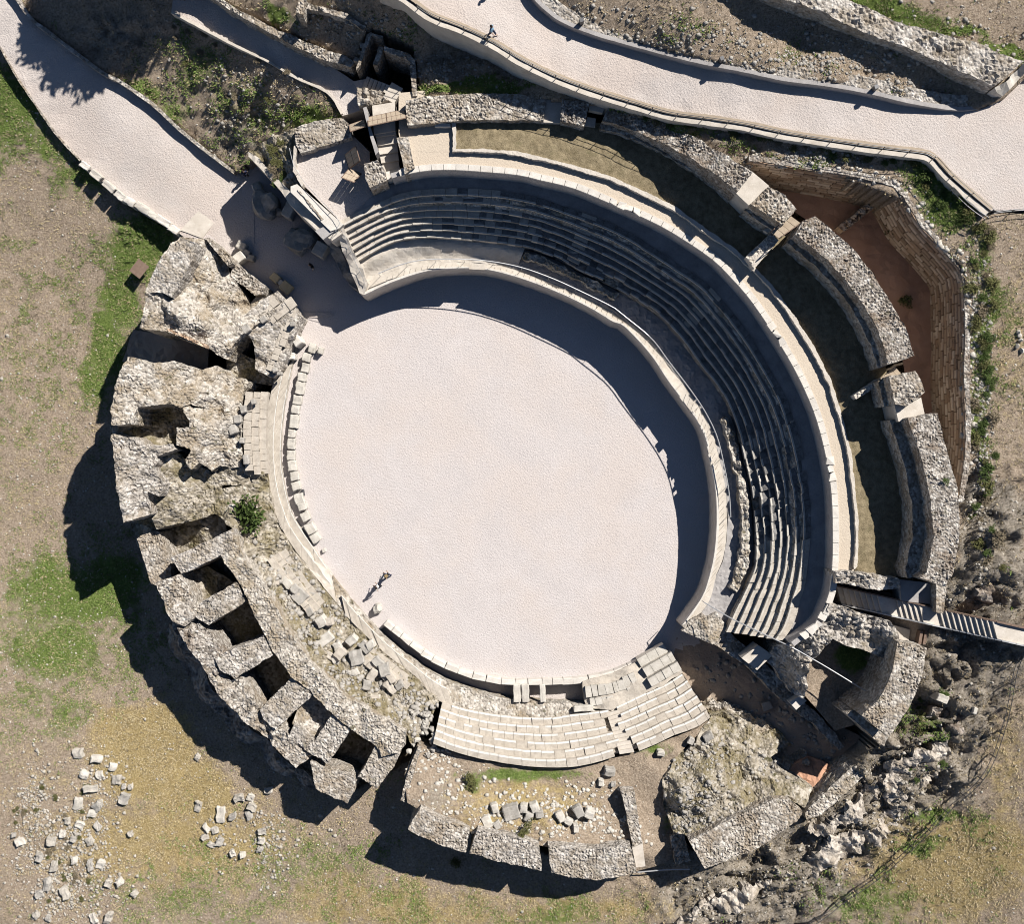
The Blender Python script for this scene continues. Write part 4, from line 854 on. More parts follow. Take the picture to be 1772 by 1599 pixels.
massif('outer_mass', [(192,752,7.7),(225,756,7.4),(240,768,7.0),(262,772,6.6),(290,768,6.2),(300,778,6.0),(270,790,6.2),(268,812,6.2),(282,838,5.6),(276,860,5.4),(255,850,6.0),(252,868,6.0),(258,890,5.6),(214,903,6.6),(207,875,7),(201,845,7.4),(197,795,7.6)], M['rubble_pale'], zbot=-4.5, step=.115, relief=.24, size=.3, lump=.25, worn=.35, edge=.09, parent=r2)
massif('low_step', [(192,735,5.6),(232,735,4.6),(236,757,4.4),(193,753,5.4)], M['bank'], zbot=-4.5, step=.15, relief=.2, lump=.3, parent=r2)
massif('slope_debris', [(262,770,4.6),(300,776,4.2),(322,795,3.4),(345,806,2.8),(366,818,2.4),(375,845,2.2),(372,888,2.4),(320,903,2.6),(271,915,2.8),(262,890,3.6),(256,868,4),(262,850,4.4),(284,848,3.4),(284,836,3.4),(270,812,4.4)], M['bank'], zbot=-3, step=.14, relief=.2, size=.34, lump=.5, edge=.1, parent=r2)
mb = MB()
for ci, (x0, x1, z) in enumerate(((421,434,3.0),(434,446,2.65),(446,458,2.3))):
    y = 678
    while y < 812:
        hh = R.uniform(9, 17); yy = y+hh/2; bend = .0009*(yy-745)**2
        rect(mb, (x0+x1)/2+bend*.9+(ci*1.2), yy, z+R.uniform(-.04, .05), x1-x0-.6, hh-.6, .7, math.radians(-2+ (yy-745)*.05), .03); y += hh
mb.build('seat_row', M['seat'], r2)
massif('buried_seat', [(419,806,2.7),(458,816,2.3),(465,840,1.5),(478,905,1.5),(458,912,1.7),(440,905,1.9),(425,930,2.2),(417,955,2.8),(403,915,3.2),(372,890,2.4),(372,850,2.3),(400,842,2.3),(440,836,2.0)], M['bank'], zbot=-.3, step=.16, relief=.14, size=.45, lump=.35, parent=r2)
# cleft between the two ruins
floor('cleft_floor', [(230,570,-2),(360,595,-1),(360,640,-1),(210,625,-2.4)], M['passage'], step=.4, relief=.2, lump=.3, label='dark sunken cleft between the two left ruins')
floor('ruin_passage_floor', [(392,600,.2),(480,640,.4),(476,668,.4),(392,655,.2)], M['bank'], step=.2, relief=.25, lump=.3, label='shaded narrow passage through the left ruin')
rwall('thin low brick edging along the cleft between the left ruins', [(282,568),(286,566),(358,597),(356,602)], 5.7, -2, 'retain', name='low_wall', edge=.02)
# small grave-like enclosure between ruin and cells
floor('trench_floor', [(225,905,-1.5),(275,910,-1),(385,890,.8),(395,925,.6),(300,975,-1),(262,1010,-2)], M['bank'], step=.25, relief=.25, lump=.3, label='rubbly trench between the massive ruin and the row of cells')
rwall('low shaded wall closing the trench at the outer left edge', [(236,930),(268,918),(276,922),(285,950),(294,968),(296,1000),(272,1014),(262,1010),(250,975)], 2.2, -4, 'rubble', name='low_wall')
# ---- cells
r3 = empty('ruined_vault_cells', W(420, 1150, 0), 'row of five square roofless cells in the ruined lower left ring', 'ruin')
RI = [(403,916),(417,956),(456,1013),(493,1081),(535,1145),(597,1205),(654,1239),(702,1267),(700,1290),(690,1302)]
RO = [(381,959),(398,985),(420,1020),(440,1062),(470,1125),(505,1172),(540,1200),(575,1236),(606,1262),(650,1292),(660,1310),(690,1302)]
massif('inner_ring_wall', [(x, y, 4.3) for x, y in RI[:-1]]+[(x, y, 4.3) for x, y in RO[::-1]], M['ruin'], z=4.3, zbot=-3, step=.11, relief=.2, size=.27, lump=.35, parent=r3)
cw = [([(295,966),(340,945),(403,916),(404,950),(381,962),(340,982),(314,994)], 4.4),
      ([(353,1039),(408,1009),(424,1040),(405,1055),(360,1082),(330,1060)], 4.2),
      ([(388,1131),(456,1100),(472,1134),(430,1160),(408,1175),(380,1160),(372,1140)], 4.2),
      ([(450,1228),(505,1174),(542,1202),(505,1236),(478,1262),(455,1245)], 4.0),
      ([(508,1255),(544,1282),(575,1238),(607,1263),(590,1290),(566,1321),(530,1300),(500,1275)], 4.0),
      ([(619,1345),(650,1292),(668,1302),(692,1302),(680,1330),(652,1364),(630,1350)], 4.0)]
for p, z in cw: massif('cross_wall', p, M['rubble_pale'], z=z, zbot=-3, step=.11, relief=.22, size=.27, lump=.3, parent=r3)
massif('outer_wall', [(269,1009),(290,1000),(312,994),(322,1010),(337,1047),(345,1060),(330,1075),(320,1085),(300,1075),(290,1060)], M['rubble'], z=4.3, zbot=-4.5, step=.11, relief=.22, size=.28, lump=.25, parent=r3)
massif('outer_wall', [(300,1075),(330,1062),(350,1085),(378,1120),(392,1142),(385,1150),(375,1170),(350,1152),(322,1116)], M['rubble_brown'], z=4.0, zbot=-4.5, step=.13, relief=.2, lump=.35, worn=.6, parent=r3)
massif('outer_wall', [(350,1153),(378,1150),(398,1178),(415,1172),(432,1200),(450,1229),(460,1245),(500,1272),(520,1290),(540,1308),(528,1318),(512,1331),(459,1278),(419,1247),(375,1200)], M['rubble'], z=3.9, zbot=-4.5, step=.13, relief=.2, lump=.4, worn=.5, parent=r3)
massif('outer_wall', [(536,1318),(545,1318),(560,1332),(590,1336),(618,1350),(613,1370),(600,1391),(572,1378),(546,1366)], M['rubble'], z=3.9, zbot=-4.5, step=.13, relief=.14, lump=.12, parent=r3)
massif('cell_fill', [(516,1228,2.6),(541,1204,2.4),(575,1238,2.4),(546,1281,2.6),(505,1254,2.9)], M['ruin'], zbot=-1, step=.2, relief=.1, lump=.2, parent=r3)
massif('cell_fill', [(314,995,1.6),(360,980,.6),(406,1008,.2),(354,1038,1.0),(337,1047,2.2)], M['bank'], zbot=-2, step=.2, relief=.1, lump=.2, parent=r3)
floor('cell_floor', [(300,985,-.8),(405,940,-.8),(560,1150,-.8),(690,1290,-.8),(620,1370,-.8),(560,1340,-.8),(420,1220,-.8),(340,1110,-.8)], M['bank'], step=.5, relief=.2, lump=.2, label='dark earth floor inside the roofless cells')
thing_massif('rock_ledge', 'eroded rock shelf below the outer left wall of the cells', 'rock', [(300,1075,-.5),(325,1116,-.5),(372,1198,-.3),(430,1258,0),(500,1322,.3),(540,1345,.3),(545,1366,0),(500,1350,-1),(440,1300,-1.6),(380,1240,-2),(320,1160,-2.6),(285,1090,-2.8)], 'rock', -4.5, step=.2, relief=.5, size=.8, lump=.6)
# bank between the cells and the platform
bank = thing_massif('rubble_bank', 'sloping bank of rubble and dry grass between the cells and the arena platform', 'bank',
 [(417,956,3.3),(456,1013,3.3),(493,1081,3.2),(535,1145,3.2),(597,1205,3.2),(654,1239,3.2),(702,1267,3.3),(712,1290,3.6),(738,1262,3.2),(748,1240,2.6),(762,1212,1.5),(715,1167,1.4),(680,1141,1.4),(640,1106,1.4),(610,1076,1.4),(574,1036,1.4),(538,991,1.4),(502,946,1.4),(478,908,1.4),(450,905,1.8),(425,928,2.4)], 'bank', -.5, step=.13, relief=.26, size=.42, lump=.35,
 ctrl=[(470,960,1.6),(500,1010,1.7),(540,1060,1.8),(590,1110,2.0),(640,1150,2.0),(700,1200,2.0),(610,1160,2.6),(540,1110,2.6),(490,1050,2.4),(450,980,2.4)])
def tier(label, c, rows, L, wd, z0, dz, rot, curve=0.0):
    g = empty('broken_seat_tier', W(c[0], c[1], z0-.5), label, 'seating'); rr = math.radians(rot)
    for k in range(rows):
        mb = MB(); x0 = -L/2+R.uniform(0, 6)
        while x0 < L/2-4:
            ww = R.uniform(9, 18); xm = x0+ww/2; d = k*wd+curve*xm*xm
            cx = c[0]+xm*math.cos(rr)-d*math.sin(rr)*-1; cy = c[1]-xm*math.sin(rr)+d*math.cos(rr)
            # outward direction: away from the arena centre
            rect(mb, cx, cy, z0+dz*k+R.uniform(-.03, .04), ww-.6, wd-.5, .7, rr+math.atan(-2*curve*xm), .03); x0 += ww
        mb.build('seat_row', M['seat'], g)
    return g
tier('upper group of broken seat steps left of the arena, under the bush', (521,1000), 3, 120, 12, 1.75, .25, -53, -.0004)
tier('lower group of broken seat steps left of the south seating', (668,1146), 3, 95, 11, 1.75, .28, -38, -.0004)
# tumbled blocks on the bank
TB = [(556,1075,17,18,30),(570,1077,13,13,10),(560,1109,32,18,35),(583,1119,14,17,20),(588,1133,20,16,40),(608,1108,18,14,35),(617,1140,24,26,15),(632,1122,15,22,40),(570,1136,19,12,-30),(640,1117,15,14,30),
 (655,1150,15,24,40),(664,1162,18,22,20),(643,1168,14,22,-35),(675,1173,14,26,42),(634,1187,14,17,-10),(672,1191,13,26,42),(620,1190,14,14,10),(611,1165,18,14,30),(690,1186,15,12,30),(604,1176,12,12,10),
 (483,985,13,13,20),(497,1008,14,20,35),(508,1020,14,14,50),(519,1034,24,22,40),(537,1060,13,14,35),(475,1008,14,14,0),(651,1210,17,13,10),(578,1142,12,12,30)]
TB.sort(key=lambda t: t[1])
for i, (x, y, w_, d_, r_) in enumerate(TB):
    z = 2.6+.0*i if y > 1060 else 2.3
    sz = 'large' if w_*d_ > 380 else 'small' if w_*d_ < 190 else 'middle-sized'
    block(f'{sz} tumbled seat block on the left rubble bank, {ordn(i)} from the top', x, y, z+R.uniform(-.1, .25), w_, d_, .95, r_+R.uniform(-6, 6), R.choice(['block', 'greyblock', 'seat']), 'tumbled seat blocks on the left bank', tilt=.12, j=.08)
for i, (x, y, w_, d_, r_) in enumerate([(410,725,13,14,10),(402,743,15,16,20),(420,708,10,13,10),(425,795,10,17,5),(418,762,8,10,0),(437,695,8,9,20)]):
    block(f'{ordn(i)} loose block lying beside the seat tiers of the massive left ruin', x, y, 3.7, w_, d_, .8, r_, 'greyblock', 'loose blocks beside the left seat tiers')
for i, (x, y, w_, d_, r_) in enumerate([(425,568,14,14,30),(455,552,12,10,30),(505,560,8,8,0),(475,640,9,8,20),(483,646,8,6,10)]):
    block(f'{ordn(i)} loose block on the paving of the upper left ruin', x, y, 3.8-i*.25, w_, d_, .8, r_, 'greyblock', 'loose blocks on the upper left ruin')
# rubble between tiers and south seating
for i in range(34):
    t = i/33; x = 728+R.uniform(-16, 30)-t*5; y = 1225+t*85+R.uniform(-6, 6)
    boulder('grey rubble stone tumbled at the left end of the south seating', x, y, 3.0+t*.9, R.uniform(6, 13), R.uniform(6, 12), R.uniform(.4, .8), R.uniform(0, 180), R.choice(['greyblock', 'block']), 'rubble stones at the left end of the south seating', 'rubble_stone', 'stone', sub=1)
# ================================================================== SOUTH FILL
fill = floor('turf_shelf', [(722,1290,3.6),(760,1296,3.6),(800,1308,3.7),(863,1322,3.7),(926,1330,3.8),(988,1330,3.8),(1035,1322,3.8),(1079,1308,3.8),(1135,1290,3.7),(1166,1276,3.6),(1203,1262,3.6),(1240,1238,3.4),(1215,1265,3.6),(1172,1310,4.2),(1150,1350,4.4),(1150,1400,4.2),(1170,1440,3.6),(1195,1470,3.2),(1100,1510,3.4),(1095,1468,4.8),(1013,1475,5.2),(947,1465,5.2),(879,1450,5.2),(807,1438,5.2),(730,1405,5.2),(705,1390,5),(700,1340,4.2)], M['ground'], step=.2, relief=.05, lump=.35, label='dry grass shelf behind the south seating', zbot=1)
vv = np.array([v.co[:] for v in fill.data.vertices]); a = fill.data.attributes.new('zone', 'FLOAT_COLOR', 'POINT')
def zblob(vv, bl):
    out = np.zeros((len(vv), 4)); out[:, 3] = 1
    for px, py, rx, ry, ch, am in bl:
        qx, qy, _ = W(px, py, 4.5); r_x, r_y = rx*S, ry*S
        out[:, ch] = np.maximum(out[:, ch], am*np.exp(-((vv[:, 0]-qx)/r_x)**2-((vv[:, 1]-qy)/r_y)**2))
    return out
a.data.foreach_set('color', zblob(vv, [(900,1345,160,16,0,.7),(900,1390,220,90,1,.6),(900,1380,220,90,2,.45),(960,1350,200,30,0,.45),(1130,1300,60,20,0,.6),(1000,1400,80,50,0,.3),(820,1360,30,22,0,.6),(900,1435,30,12,0,.6),(1160,1430,20,40,0,.55),(760,1380,50,50,2,.6),(900,1400,120,30,2,.4),(850,1370,120,40,1,.25)]).astype(np.float32).ravel())
G3 = 'rubble wall lengths along the bottom of the ring'
rwall('leftmost length of the rubble wall along the bottom of the ring', [(727,1399),(769,1421),(800,1430),(812,1438),(806,1476),(760,1462),(716,1443),(706,1436)], 6.2, -.5, 'rubble', G3)
rwall('middle length of the rubble wall along the bottom of the ring', [(826,1436),(852,1443),(879,1446),(910,1454),(932,1463),(938,1508),(905,1500),(879,1496),(844,1487),(813,1477)], 6.4, -.5, 'rubble_pale', G3)
rwall('long right-hand length of the rubble wall along the bottom of the ring', [(948,1462),(985,1466),(1013,1471),(1050,1468),(1091,1463),(1101,1511),(1060,1520),(1029,1524),(990,1519),(954,1511)], 6.3, -.5, 'rubble_pale', G3)
rwall('low broken footing running up from the bottom wall across the dry grass', [(1075,1370),(1098,1372),(1104,1420),(1112,1462),(1095,1465),(1086,1420)], 5.4, 3, 'rubble_pale', name='low_wall', relief=.2)
slab('pale mortar square at the right end of the bottom wall', [(1094,1468),(1112,1460),(1117,1500),(1101,1502)], 5.6, 3, 'plaster')
rwall('narrow dark-sided wall end left of the south turf shelf', [(722,1295),(728,1297),(712,1350),(700,1388),(693,1386),(704,1345)], 4.6, 0, 'rubble', name='low_wall')
rwall('low square shaded footing left of the angled bottom wall', [(1160,1448),(1182,1440),(1195,1490),(1170,1498)], 4.2, 1, 'rubble', name='low_wall')
for i, (x, y, w_, d_, r_) in enumerate(sorted([(855,1400,12,16,20),(884,1407,28,24,15),(907,1400,13,14,0),(925,1398,14,16,20),(915,1415,14,16,-20),(932,1409,14,13,10),(843,1423,15,22,20),(861,1430,13,14,40),(970,1416,13,18,25),(984,1424,14,12,-30),(996,1434,9,14,5),(1001,1406,16,20,30),(1020,1409,16,17,-20),(1055,1336,18,14,-5),(1041,1355,10,12,0),(1063,1358,8,6,0),(1144,1304,13,9,-10),(1165,1332,12,14,20),(1197,1284,11,12,-30),(1227,1276,17,13,30)])):
    sz = 'large' if w_*d_ > 300 else 'small' if w_*d_ < 160 else 'middle-sized'
    block(f'{sz} loose block on the turf behind the south seating, {ordn(i)} from the left', x, y, 5.3 if y > 1380 else 4.3, w_, d_, .75, r_, R.choice(['greyblock', 'block']), 'loose blocks on the south turf', tilt=.1, j=.08)
# ================================================================== LOOSE BLOCKS ON THE FIELD
def field_block(label, px, py, w_, d_, h, r_, mat_, group, **k):
    x, y, z = atg(px, py); kk = S*(H-z)/H
    o = block(label, px, py, z+h*.6, w_, d_, h, r_, mat_, group, **k); return o
FB = [(135,1305,18,18,0),(165,1315,24,13,0),(193,1329,14,15,-20),(145,1341,16,14,-25),(201,1351,18,18,0),(171,1343,15,15,20),(154,1368,28,13,0),(214,1384,18,21,-20),(133,1392,17,23,-15),(168,1397,21,16,40),(158,1410,16,14,-10),(225,1362,10,8,30),
 (213,1362,8,9,20),(343,1397,12,21,-10),(380,1412,16,31,-3),(401,1414,15,10,20),(355,1435,10,17,35),(371,1439,14,13,30),(353,1451,14,10,25),(364,1464,16,9,-30),(378,1458,13,17,-30),(413,1382,20,12,10),(434,1383,14,14,-20),(435,1399,17,14,-30),(430,1413,13,17,20),(453,1441,16,10,0),(340,1311,9,11,-30),
 (452,1458,14,12,0),(449,1473,12,10,0),(402,1479,11,13,20),(418,1482,11,11,0),(465,1370,18,12,10),(81,1533,13,25,-3),(91,1502,13,20,-5),(86,1459,18,18,-10),(66,1487,14,14,0),(128,1490,11,13,0),(155,1500,11,22,10),(173,1497,16,19,-25),(65,1550,16,13,20),(112,1548,13,24,25),(137,1430,18,13,-30),(155,1458,16,16,30),(186,1530,13,13,-30),(205,1528,13,12,20),(231,1548,12,10,-30),(61,1585,12,13,30),(83,1590,10,12,0),(33,1460,17,14,20),(160,1592,12,20,30),(187,1590,12,22,-20),(115,1422,12,12,20),(105,1445,12,13,0),(125,1455,12,9,0),(168,1432,12,17,40),(22,1448,10,8,0),(225,1445,9,10,20)]
FB.sort(key=lambda t: (t[0] >= 300, t[1]))
NL = sum(t[0] < 300 for t in FB)
for i, (x, y, w_, d_, r_) in enumerate(FB):
    sz = 'large' if w_*d_ > 330 else 'small' if w_*d_ < 160 else 'middle-sized'
    where = 'the spread of blocks at the bottom left' if x < 300 else 'the scatter below the row of cells'
    field_block(f'{sz} cut block in {where}, {ordn(i if x < 300 else i-NL)} from the top', x, y, w_*.88, d_*.88, R.uniform(.4, .7), r_, R.choice(['greyblock', 'block', 'stonebit']), 'cut blocks lying on the lower left field', tilt=.2, j=.15)
# kerb blocks beside the path
for i, (x, y, w_, d_, r_) in enumerate([(146,286,18,11,-35),(165,302,22,12,-40),(188,322,24,12,-42),(207,338,20,13,-40),(224,348,20,12,-35),(246,359,28,13,-33),(264,372,17,11,-35),(282,382,28,12,-33),(300,396,20,12,-33)]):
    block(f'{ordn(i)} kerb stone from the top in the line along the lower edge of the path', x, y, .6*(300-x)/160+.42, w_, d_, 1.7, r_, R.choice(['block', 'coping', 'greyblock']), 'kerb stones beside the upper left path', j=.08)
# blocks and boulders in the entrance passage
block('pale cube at the inner corner of the upper left ruin, nearest the passage', 416, 424, 1.1, 15, 14, 1.1, -30, 'block')
block('brown block just below the pale cube in the passage', 424, 436, .9, 14, 12, .8, -30, 'greyblock')
block('small brown cube right of the passage blocks', 433, 445, .9, 12, 11, .9, -20, 'greyblock')
block('pale slab between the passage blocks and the ruin', 410, 447, 1.4, 26, 16, 1.3, 35, 'block')
rwall('narrow straight rubble wall jutting from the upper left ruin along the passage', [(403,455),(412,458),(460,495),(455,508),(440,511),(400,478)], 3.0, -.3, 'rubble', name='low_wall')
rwall('pale wall stub running along the passage from the corner of the upper left ruin', [(354,412),(362,410),(396,442),(402,455),(394,460),(378,440)], 4.2, -.3, 'rubble', name='low_wall')
slab('pale mortar threshold joining the narrow wall to the paved ruin', [(430,528),(455,500),(464,506),(440,536)], 1.8, 2, 'plaster', 'threshold_stone', 'slab')
g = empty('carved_stone', W(485, 488, 0), 'yellowish carved stone with a white split middle, alone in the entrance passage', 'carved stone')
for (dx, dy, w_, d_, m_) in ((-9,-8,16,14,'yellow'),(9,8,18,18,'yellow'),(0,0,18,10,'coping')):
    o = block(None, 485+dx, 488+dy, .95 if m_ != 'coping' else .8, w_, d_, .9, -42, m_, name='end_block' if m_ == 'yellow' else 'middle_block', cat=None)
    o.parent = g; o.location = Vector(o.location)-Vector(g.location)
boulder('large dark round boulder against the terrace wall, upper of two', 456, 350, 1.5, 42, 44, 1.9, 20, 'greyblock', sub=3)
boulder('large dark rubble boulder against the terrace wall, lower of two', 517, 412, 1.4, 46, 46, 1.6, 60, 'greyblock', sub=3)
boulder('pale boulder between the shaded person and the upper large boulder', 445, 324, 1.0, 18, 22, 1.1, 20, 'block', sub=3)
block('big upright pale block against the terrace wall', 499, 361, 1.6, 17, 28, 1.6, -25, 'block')
boulder('small boulder left of the upright pale block', 483, 366, .8, 16, 16, .9, 0, 'greyblock')
block('large cut block at the foot of the grandstand corner', 553, 430, 1.5, 22, 24, 1.5, -30, 'block')
block('small grey block in front of the corner block', 536, 425, .6, 10, 10, .6, -30, 'greyblock')
# carved sign board on the field
g = empty('information_board', atg(247, 468), 'brown rectangular information board on the grass beside the upper left ruin', 'sign')
gx_, gy_, gz_ = atg(247, 468)
mb = MB(); mb.box((gx_, gy_, gz_+1.0), (1.15, 1.35, .06), math.radians(-38)); mb.build('panel', M['darkwood'], g)
for s in (-.45, .45):
    mb = MB(); mb.bar((gx_+s*.78, gy_-s*.6, gz_-.1), (gx_+s*.78, gy_-s*.6, gz_+.97), .045); mb.build('post', M['steel'], g)
# ================================================================== NORTH WEST: terrace wall, gate, steps
tw = empty('terrace_wall', W(520, 340, 0), 'tall plastered wall holding the viewing terrace above the entrance passage', 'wall')
massif('wall_body', [(430,262,4.9),(447,272,5.2),(462,290,5.6),(500,328,7.0),(510,340,7.3),(555,378,7.5),(592,404,7.5),(575,416,7.5),(548,398,7.5),(500,352,7.0),(486,330,6.6),(455,296,5.6),(430,270,4.9)], M['plaster'], zbot=-.3, step=.3, relief=.0, lump=.02, edge=.01, parent=tw, flat=True)
massif('coping', [(503,322,7.9),(514,318,7.9),(594,388,7.9),(588,394,7.9),(572,400,7.9),(503,332,7.9)], M['coping'], z=7.9, zbot=7.0, step=.4, relief=.0, lump=.01, edge=.01, parent=tw, flat=True)
massif('gravel_bed', [(514,328,8.0),(518,328,8.0),(560,378,8.0),(556,382,8.0)], M['rubble'], z=7.98, zbot=7.4, step=.12, relief=.06, lump=.01, parent=tw)
thing_massif('planted_bank', 'weedy bank behind the lower end of the terrace wall', 'bank', [(430,262,4.7),(455,245,5.6),(480,232,6.2),(508,222,7.0),(512,240,7.2),(508,275,7.0),(510,300,6.8),(520,318,6.6),(500,330,6.4),(475,305,5.6),(448,275,5.0)], 'bank', -.2, step=.18, relief=.25, size=.5, lump=.5)
rwall('rubble wall left of the timber gate, above the viewing terrace', [(508,222),(545,208),(592,202),(606,215),(608,236),(575,248),(520,265),(512,250)], 8.0, 5, 'rubble_pale', name='rubble_wall')
rwall('thin pale parapet at the left edge of the viewing terrace', [(508,252),(513,250),(512,290),(525,318),(522,322),(507,296)], 7.9, 6, 'plaster', name='low_wall', relief=.03)
# grandstand end wall beside the passage
ew = empty('end_wall', W(600, 450, 0), 'sloping masonry end wall of the grandstand beside the entrance passage', 'wall')
massif('wall_body', [(584,393,7.5),(592,390,7.5),(600,405,6.8),(622,455,4.8),(636,488,4.0),(629,510,3.7),(622,506,3.7),(606,470,4.6),(590,425,6.3)], M['plaster'], zbot=-.3, step=.3, relief=.02, lump=.03, parent=ew, flat=True)
massif('dark_recess', [(569,412,5.4),(584,420,5.0),(607,470,3.6),(618,500,2.6),(606,492,2.4),(585,460,3.2),(570,432,4.6)], M['seat_shaded'], zbot=-.3, step=.2, relief=.1, lump=.05, parent=ew)
massif('coping', [(546,399,7.7),(571,387,7.7),(583,397,7.7),(560,415,7.7)], M['greywall'], z=7.75, zbot=5.4, step=.4, relief=0, lump=.01, parent=ew, flat=True)
railing('railing', [W(x, y, 7.3) for x, y in ((505,262),(512,292),(530,320),(560,352),(588,382),(592,392),(584,404))], 1.0, 'steel railing along the open edge of the viewing terrace', step=1.8, mat_=M['galv'], r=.022)
railing('railing', [W(x, y, 6.6-.037*(y-400)) for x, y in ((594,402),(606,430),(620,462),(634,490),(630,505))], 1.0, 'sloping steel railing down the cut end of the grandstand seats', step=1.8, mat_=M['galv'], r=.022)
st = empty('entrance_steps', W(665, 245, 8), 'flight of pale steps going down from the timber gate to the seats', 'steps')
for k in range(6):
    t = k/5; mb = MB(); y0 = 205+k*15 if k else 182; z = 9.35-k*.2
    a_ = [W(644+k*3.2, y0, z), W(683+k*1.2, y0-6, z), W(684+k*1.6, y0+16-4 if k else 226, z), W(647+k*3.2, y0+17 if k else 232, z)]
    mb.hexa([(p[0], p[1], z-2) for p in a_], [(p[0], p[1], z) for p in a_])
    o = mb.build('step', M['plaster'], st); bm = bmesh.new(); bm.from_mesh(o.data); bmesh.ops.recalc_face_normals(bm, faces=bm.faces); bm.to_mesh(o.data); bm.free()
slab('reddish landing at the foot of the entrance steps', [(662,290),(686,286),(690,294),(664,300)], 8.2, 2, 'orange', 'landing', 'landing')
slab('white slab closing the foot of the entrance steps', [(663,298),(697,290),(701,302),(668,311)], 8.6, 2, 'coping', 'stone_slab', 'slab')
rwall('rubble wall flanking the right side of the entrance steps', [(686,238),(706,236),(712,262),(718,290),(700,300),(694,265)], 10.0, 7, 'rubble', name='rubble_wall')
rwall('rubble pier with grey coping left of the foot of the entrance steps', [(630,283),(654,278),(664,292),(668,312),(640,324),(632,308)], 9.9, 6.8, 'rubble', name='rubble_wall')
slab('pale plastered side wall left of the entrance steps', [(628,186),(634,184),(640,216),(655,262),(650,268),(640,235)], 9.9, 4, 'greywall', 'side_wall', 'wall')
def gate(label, pts, z, h, n, name='timber_gate', cat='gate', lean=.0):
    P = [np.array(W(x, y, z)) for x, y in pts]; g = empty(name, tuple(P[0]), label, cat)
    for a, b in zip(P[:-1], P[1:]):
        L = np.linalg.norm(b-a); m = max(2, int(L/.32)); d = (b-a)/L; nrm = np.array([d[1], -d[0], 0])
        if np.dot(nrm, -a) < 0: nrm = -nrm
        up = np.array([0, 0, h])+nrm*lean
        fr = MB()
        for q0, q1 in ((a, b), (a+up, b+up), (a, a+up), (b, b+up), (a+up*.5, b+up*.5)): fr.bar(q0, q1, .05, 4)
        fr.build('frame', M['darkwood'], g)
        mb = MB()
        for k in range(m):
            s, e = a+(b-a)*(k+.03)/m, a+(b-a)*(k+.97)/m; t = nrm*.03
            mb.hexa([s-t, e-t, e+t, s+t], [s-t+up, e-t+up, e+t+up, s+t+up])
        mb.build('board_panel', M['wood'], g)
    return g
gate('boarded timber gate between the rubble walls at the head of the steps', [(636,203),(668,196),(700,189)], 9.4, 1.3, 3, lean=1.1)
gate('boarded timber fence panel left of the gate', [(604,216),(630,207)], 7.9, 1.7, 2, 'timber_fence', 'fence', lean=1.1)
gate('open timber barrier folded beside the terrace', [(597,268),(604,292),(625,300)], 7.6, 1.3, 2, 'timber_barrier', 'barrier', lean=1.1)
# upper-left ramp walls
rwall('long rubble wall above the ramp path at top left', [(300,-34,6.9),(345,-20,7.0),(400,18,7.2),(450,46,7.5),(500,74,7.8),(555,102,8.3),(607,115,8.7),(613,106,8.7),(600,96,8.7),(556,82,8.3),(505,60,7.8),(478,50,7.6),(440,30,7.4),(400,8,7.2),(345,-28,7.0)], None, 4.5, 'rubble', name='rubble_wall', size=.26)
cb = empty('sunken_chamber', W(630, 100, 9), 'concrete-sided sunken chamber with a dark rectangular pit and stepped sides', 'chamber')
for p in ([(617,115),(635,58),(641,54),(643,60),(624,113),(616,120)], [(641,54),(662,62),(663,68),(643,60)], [(646,110),(657,80),(664,82),(653,112)]):
    massif('side_wall', p, M['rubble'], z=9.3, zbot=4, step=.25, relief=.04, lump=.02, parent=cb, flat=True)
mb = MB()
for (x, y) in ((627,78),(622,90),(617,102),(658,86),(654,97),(650,108)): rect(mb, x, y, 9.0, 9, 7, 2.5, math.radians(-20), .05)
mb.build('stepped_blocks', M['rubble_pale'], cb)
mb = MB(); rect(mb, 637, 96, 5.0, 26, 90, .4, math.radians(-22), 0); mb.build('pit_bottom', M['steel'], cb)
rwall('rubble wall along the far side of the sunken chamber', [(664,78),(680,83),(708,93),(718,102),(722,165),(714,166),(709,106),(700,100),(664,86)], 9.8, 6, 'rubble', name='rubble_wall')
rwall('heap of pale boulders beside the little steps below the chamber', [(617,150),(640,152),(668,162),(672,175),(640,180),(620,182)], 8.6, 6.5, 'rubble_pale', name='boulder_heap', cat='heap', relief=.45, size=.8)
g = empty('small_steps', W(655, 150, 9.6), 'little flight of pale steps between the sunken chamber and the gate', 'steps')
for k in range(6):
    mb = MB(); rect(mb, 634+k*7, 142+k*2.2, 7.7+k*.17, 6.4, 20-k, 1.2, math.radians(-22), .01); mb.build('step', M['plaster'], g)
mb = MB(); rect(mb, 680, 160, 8.8, 22, 30, 1.2, math.radians(-30), .01); mb.build('landing', M['plaster'], g)
rwall('small rubble pillar at the top edge above the ramp wall', [(517,-6),(530,-2),(523,24),(512,20)], 10.6, 7, 'rubble', name='rubble_wall')
for a_, b_, lab in (((520,5),(560,20),'weathered stone row above the sunken chamber'),):
    pass
thing_massif('stone_row', 'low row of weathered stones above the ramp wall', 'wall', [(530,4,9.7),(560,12,9.8),(600,22,9.9),(632,44,9.9),(628,50,9.8),(598,32,9.9),(560,22,9.8),(528,14,9.7)], 'rubble', 8, step=.15, relief=.35, size=.5, lump=.2)
